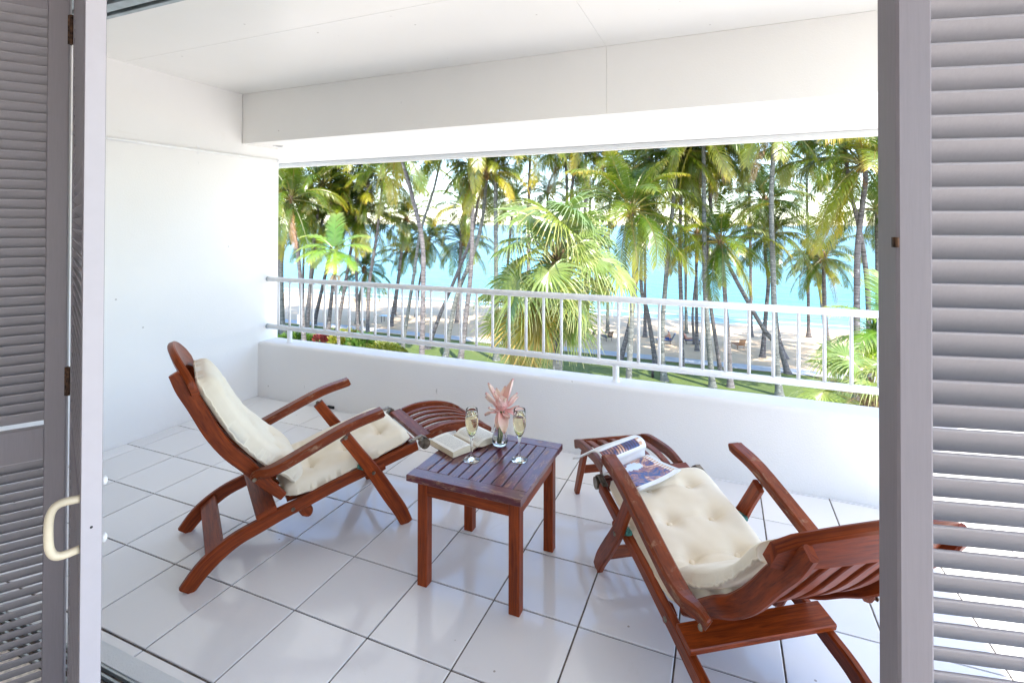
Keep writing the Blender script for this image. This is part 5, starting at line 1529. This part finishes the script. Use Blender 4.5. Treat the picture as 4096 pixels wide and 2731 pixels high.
# strap-leaved pandanus by the shutter
def rosette(name, label, cat, base, h, n, L, w, m, seed, group=None, heads=1):
    rr = random.Random(seed); root = empty(name, base); tag(root, label, cat, group)
    b = MB(); b.tube([(0, 0, 0), (0.05, 0, h * .6), (0, 0, h)], [0.09, 0.08, 0.07], 8); b.build("trunk", M['bark'], root, True)
    protos = []
    for v in range(5):
        bb = MB(); pt = D_((75, 52, 30, 8, -18)[v]); dr = D_((30, 60, 75, 70, 45)[v]); p = Vector((0, 0, 0)); vs = []; tn = []; a = pt
        for i in range(9):
            f = i / 8; a = pt - dr * f ** 1.4; ww = w * (1 - f ** 2.2) + 0.004
            vs += [p + Vector((0, -ww / 2, 0.25 * ww)), p, p + Vector((0, ww / 2, 0.25 * ww))]; tn += [0.05 + 0.95 * f] * 3
            p = p + Vector((math.cos(a), 0, math.sin(a))) * L / 8
        fs = []
        for i in range(8):
            o_ = 3 * i; fs += [(o_, o_ + 1, o_ + 4, o_ + 3), (o_ + 1, o_ + 2, o_ + 5, o_ + 4)]
        bb.add(vs, fs, None, tn); protos.append(bb.mesh("leaf", m))
    for hd in range(heads):
        hx, hy, hz = (0, 0, h) if hd == 0 else (rr.uniform(-.8, .8), rr.uniform(-.8, .8), h - rr.uniform(0.1, 0.6))
        for k in range(n):
            o = put("leaf", protos[min(4, int(k / n * 5))], root, (hx, hy, hz)); s = rr.uniform(.8, 1.15); o.scale = (s,) * 3; o.rotation_euler = (rr.uniform(-.2, .2), 0, k * 2.39996)
    return root
rosette("pandanus", "strap-leaved pandanus above the railing against the right shutter", "plant", (4.9, 19.4, GZ), 8.0, 44, 0.85, 0.07, M['strap'], 3, None, 3)

# garden bed below the parapet at left: shrubs of many small leaves
def shrub(label, c, rx, ry, h, n, ls, m, seed, up=0.5):
    rr = random.Random(seed); root = empty("shrub", c); tag(root, label, "shrub", "shrubs in the garden bed below the railing")
    b = MB()
    for k in range(n):
        a = rr.uniform(0, 6.28); q = math.sqrt(rr.random()); z = h * rr.random() ** 0.6 * math.sqrt(max(0.02, 1 - q * q * 0.9))
        p = Vector((rx * q * math.cos(a), ry * q * math.sin(a), z))
        d = (Vector((math.cos(a) * rr.uniform(.2, 1), math.sin(a) * rr.uniform(.2, 1), up + rr.uniform(0, .9)))).normalized()
        s = d.cross(Vector((rr.uniform(-1, 1), rr.uniform(-1, 1), 1))).normalized(); L = ls * rr.uniform(.7, 1.3); w = L * 0.22
        t = rr.uniform(.05, 1)
        b.add([p, p + d * L * .5 + s * w, p + d * L + Vector((0, 0, -L * .2)), p + d * L * .5 - s * w], [(0, 1, 2, 3)], None, [t] * 4)
    o = b.build("foliage", m, root)
    b = MB(); b.tube([(0, 0, -0.05), (0, 0, h * .6)], [0.06, 0.02], 6); b.build("stem", M['bark'], root, True)
shrub("small red leaved cordyline shrub below the left end of the railing", (-33.6, 36.6, GZ), 1.1, .8, 0.9, 260, .55, M['bush_r'], 1, .9)
shrub("golden orange croton shrub in the bed beside the red cordyline", (-30.9, 36.4, GZ), 2.0, 1.0, 1.5, 900, .42, M['bush_y'], 2, .7)
shrub("spiky dark green shrub in the middle of the bed", (-28.6, 35.6, GZ), 1.4, .9, 1.2, 420, .75, M['strap'], 3, .8)
shrub("bright lime green shrub at the right end of the bed", (-26.3, 35.3, GZ), 2.3, 1.1, 1.1, 1500, .26, M['bush_y'], 4)
shrub("dark green shrub below the post at the left end of the railing", (-36.6, 36.0, GZ), 2.2, 1.2, .8, 900, .35, M['bush'], 5)
shrub("leafy green understorey shrub below the large fan palm", (-8.6, 24.5, GZ), 1.6, 1.4, 3.4, 1500, .45, M['bush'], 6, .2)

# ------------------------------------------------------------------ beach furniture and people
M['towel_b'] = None
def stripes():
    m, nt, b = mat("striped_towel")
    w = nt.nodes.new("ShaderNodeTexWave"); w.inputs["Scale"].default_value = 2.6; w.bands_direction = 'Y'; nt.links.new(coord(nt), w.inputs["Vector"])
    set_col(nt, b, ramp(nt, w.outputs["Fac"], [(0.45, (0.03, 0.12, 0.45)), (0.55, (0.75, 0.76, 0.78))])); b.inputs["Roughness"].default_value = 0.9
    return m
M['towel_b'] = stripes()
M['slatdark'] = plain("dark_lounger_timber", (0.045, 0.035, 0.035), 0.6)
M['orange'] = plain("tan_lounger_cloth", (0.30, 0.14, 0.06), 0.8)
M['skin'] = plain("tanned_skin", (0.48, 0.24, 0.15), 0.5, var=0.04)
M['navy'] = plain("navy_cloth", (0.03, 0.06, 0.2), 0.8)
M['pinkc'] = plain("pink_cloth", (0.5, 0.10, 0.18), 0.8)
M['white'] = plain("white_cloth", (0.78, 0.78, 0.78), 0.8)
M['tablet'] = plain("pale_blue_tabletop", (0.45, 0.62, 0.72), 0.5)

def lounger(label, loc, rz, back=60, m=None, towel=None):
    root = empty("beach_lounger", (loc[0], loc[1], GZ), rz); tag(root, label, "lounger", "loungers on the beach under the palms")
    m = m or M['slatdark']
    b = MB(); b.sweep([(0, 0, .34), (1.35, 0, .34)], 0.05, 0.03, (0, 0, 1), .004); fr = b.mesh("side_rail", m)
    put("side_rail", fr, root, (0, -.3, 0)); put("side_rail", fr, root, (0, .3, 0))
    b = MB(); b.box((-.045, -.285, .345), (.045, .285, .365), .004); sl = b.mesh("slat", m)
    for k in range(11): put("slat", sl, root, (0.1 + k * 0.12, 0, 0))
    a = D_(back)
    for k in range(6):
        o = put("slat", sl, root, (-0.10 * (k + .5) * 1.1 * math.cos(a), 0, 0.02 + 0.11 * (k + .5) * math.sin(a))); o.rotation_euler = (0, a, 0)
        o.location.x += 0.355 * math.sin(a) * -1 + 0.0; o.location.z += 0.355 * (1 - math.cos(a))
    b = MB(); b.tube([(0, 0, 0), (0, 0, .34)], 0.025, 6); lg = b.mesh("leg", m)
    for x in (.12, 1.25):
        for y in (-.28, .28): put("leg", lg, root, (x, y, 0))
    if towel:
        b = MB(); p = [(-.72 * math.cos(a) - .06, .36 + .72 * math.sin(a)), (-.02, .40), (.5, .375), (1.3, .375)]
        vs = []; 
        for x, z in p: vs += [(x, -.26, z), (x, .26, z)]
        b.add(vs, [(0, 2, 3, 1), (2, 4, 5, 3), (4, 6, 7, 5)])
        t = b.build("towel", towel, None); t.location = root.location; t.rotation_euler = root.rotation_euler
        so = t.modifiers.new("thickness", 'SOLIDIFY'); so.thickness = 0.02; so.offset = 1
        tag(t, "blue and white striped towel over " + ("the seated bather's lounger" if rz > 1 else "the reclining bather's lounger"), "towel")
    return root

def person(label, loc, rz, joints, radii, edges, clothes, hat=None):
    me = bpy.data.meshes.new("person"); names = [k for k in joints if k in radii]
    me.from_pydata([joints[k] for k in names], [(names.index(a), names.index(b)) for a, b in edges], [])
    o = bpy.data.objects.new("person", me); COL.objects.link(o); me.materials.append(M['skin'])
    sk = o.modifiers.new("skin", 'SKIN'); sk.use_smooth_shade = True
    for i, k in enumerate(names): me.skin_vertices[0].data[i].radius = (radii[k], radii[k])
    me.skin_vertices[0].data[names.index("pelvis")].use_root = True
    sb = o.modifiers.new("sub", 'SUBSURF'); sb.levels = 2; sb.render_levels = 2
    o.location = (loc[0], loc[1], GZ); o.rotation_euler = (0, 0, rz); tag(o, label, "person")
    for nm, a, b_, r, m in clothes:
        bb = MB(); pa, pb = Vector(joints[a]), Vector(joints[b_]); bb.tube([pa, pa.lerp(pb, .5), pb], [r[0], (r[0] + r[1]) / 2, r[1]], 12); bb.build(nm, m, o, True)
    h = Vector(joints["head"])
    bb = MB()
    bb.lathe([(0.0003, -.115), (.05, -.105), (.072, -.06), (.082, 0), (.085, .04), (.07, .09), (.0003, .118)], 14, h); bb.build("head", M['skin'], o, True)
    f = Vector(joints["face"]) - h; f.normalize(); s = Vector((0, 1, 0))
    bb = MB(); bb.tube([h + f * .078 + Vector((0, 0, .02)), h + f * .10 - Vector((0, 0, .015))], [.008, .016], 6); bb.build("nose", M['skin'], o, True)
    for q in (-1, 1):
        bb = MB(); bb.tube([h + f * .074 + s * q * .030 + Vector((0, 0, .024)), h + f * .082 + s * q * .030 + Vector((0, 0, .024))], .010, 6); bb.build("eye", M['dark'], o)
        bb = MB(); bb.tube([h + s * q * .08 + Vector((0, 0, -.01)), h + s * q * .095 + Vector((0, 0, .01))], [.022, .018], 8); bb.build("ear", M['skin'], o, True)
    if hat:
        bb = MB(); bb.lathe([(.0003, .135), (.06, .125), (.092, .07), (.094, .045), (.15, .03), (.15, .025), (.09, .038)], 16, h); bb.build("hat", hat, o, True)
    else:
        bb = MB(); bb.lathe([(.0003, .13), (.06, .115), (.092, .06), (.096, .0), (.088, -.05)], 14, h - f * .014); bb.build("hair", M['slatdark'], o, True)
    return o
EDG = [("pelvis", "waist"), ("waist", "chest"), ("chest", "neck"), ("chest", "shL"), ("shL", "elL"), ("elL", "haL"), ("chest", "shR"), ("shR", "elR"), ("elR", "haR"), ("pelvis", "hipL"), ("hipL", "knL"), ("knL", "anL"), ("anL", "toL"), ("pelvis", "hipR"), ("hipR", "knR"), ("knR", "anR"), ("anR", "toR"), ("neck", "nk2")]
RADS = dict(pelvis=.13, waist=.125, chest=.14, neck=.055, nk2=.05, shL=.06, elL=.042, haL=.034, shR=.06, elR=.042, haR=.034, hipL=.095, knL=.062, anL=.042, toL=.032, hipR=.095, knR=.062, anR=.042, toR=.032)
def seated(sx, lean):
    j = dict(pelvis=(sx, 0, .48), waist=(sx + lean * .3, 0, .68), chest=(sx + lean * .75, 0, .88), neck=(sx + lean, 0, 1.02), nk2=(sx + lean * 1.08, 0, 1.09), head=(sx + lean * 1.15, 0, 1.17), face=(sx + lean * 1.15 + .1, 0, 1.16))
    for s, q in (("L", 1), ("R", -1)):
        j["sh" + s] = (sx + lean * .9, .19 * q, .95); j["el" + s] = (sx + lean + .16, .24 * q, .70); j["ha" + s] = (sx + lean + .38, .12 * q, .66)
        j["hip" + s] = (sx + .08, .11 * q, .46); j["kn" + s] = (sx + .46, .14 * q, .60 if lean > 0 else .50); j["an" + s] = (sx + .86, .13 * q, .44); j["to" + s] = (sx + 1.0, .13 * q, .50)
    return j
LX = math.atan2(_R.y, _R.x)
lounger("left one of two empty dark loungers on the sand", (-11.6, 48.4), LX + 2.4, 62)
lounger("empty dark slatted lounger with high back, nearer the leaning palm", (-9.9, 48.0), LX + 1.9, 66)
lounger("lounger of the bather in a white hat", (-4.4, 49.2), LX + 2.9, 66, None, M['towel_b'])
lounger("lounger of the reclining bather behind a palm trunk", (-3.3, 49.9), LX - 0.1, 60, None, M['towel_b'])
lounger("lounger with a tan back beneath the railing at right", (1.5, 49.4), LX + 1.6, 64, M['orange'])
person("person in a white hat and navy shorts sitting on a beach lounger", (-4.4, 49.2), LX + 2.9, seated(.12, .12), RADS, EDG,
       [("shorts", "pelvis", "hipL", (.145, .125), M['navy']), ("shorts", "hipL", "knL", (.118, .088), M['navy']), ("shorts", "hipR", "knR", (.118, .088), M['navy'])], M['white'])
person("person in pink lying back on a striped beach lounger", (-3.3, 49.9), LX - 0.1, seated(.06, -.22), RADS, EDG,
       [("top", "waist", "chest", (.142, .15), M['pinkc']), ("shorts", "pelvis", "hipL", (.145, .125), M['pinkc'])])

def picnic(label, loc, rz, w=1.6, d=.8, h=.75, bench=False):
    root = empty("picnic_table" if not bench else "bench", (loc[0], loc[1], GZ), rz); tag(root, label, "table" if not bench else "bench")
    b = MB(); b.box((-w / 2, -d / 2, h - .05), (w / 2, d / 2, h), .01); b.build("top" if not bench else "seat", M['tablet'], root)
    b = MB(); b.tube([(0, 0, 0), (0, 0, h - .05)], .035, 6); lg = b.mesh("leg", M['slatdark'])
    for x in (-w * .36, w * .36):
        for y in (-d * .36, d * .36): put("leg", lg, root, (x, y, 0))
picnic("pale blue picnic table on the shaded sand at left", (-34.9, 47.6), 0.1)
picnic("low pale blue bench beside the picnic table", (-37.3, 46.0), 0.1, .9, .4, .42, True)
lamp = empty("service_post", (-37.6, 37.4, GZ)); tag(lamp, "slim white post with a white box near the left railing post", "post")
b = MB(); b.tube([(0, 0, 0), (0, 0, 1.1)], .12, 12); b.build("base", M['rail'], lamp, True)
b = MB(); b.tube([(0, 0, 1.1), (0, 0, 4.2)], .035, 8); b.build("pole", M['rail'], lamp, True)
b = MB(); b.box((-.22, -.12, 1.45), (.22, .12, 2.3), .03); b.build("cabinet", M['rail'], lamp)
bol = empty("bollard_light", (-4.7, 37.9, GZ)); tag(bol, "short dark green garden bollard light on the lawn", "bollard")
b = MB(); b.tube([(0, 0, 0), (0, 0, .75)], .09, 10); b.build("post", M['slatdark'], bol, True)
b = MB(); b.tube([(0, 0, .75), (0, 0, .95)], .08, 10); b.build("lens", M['verdigris'], bol, True)
b = MB(); b.tube([(0, 0, .95), (0, 0, 1.02)], [.10, .05], 10); b.build("cap", M['slatdark'], bol, True)
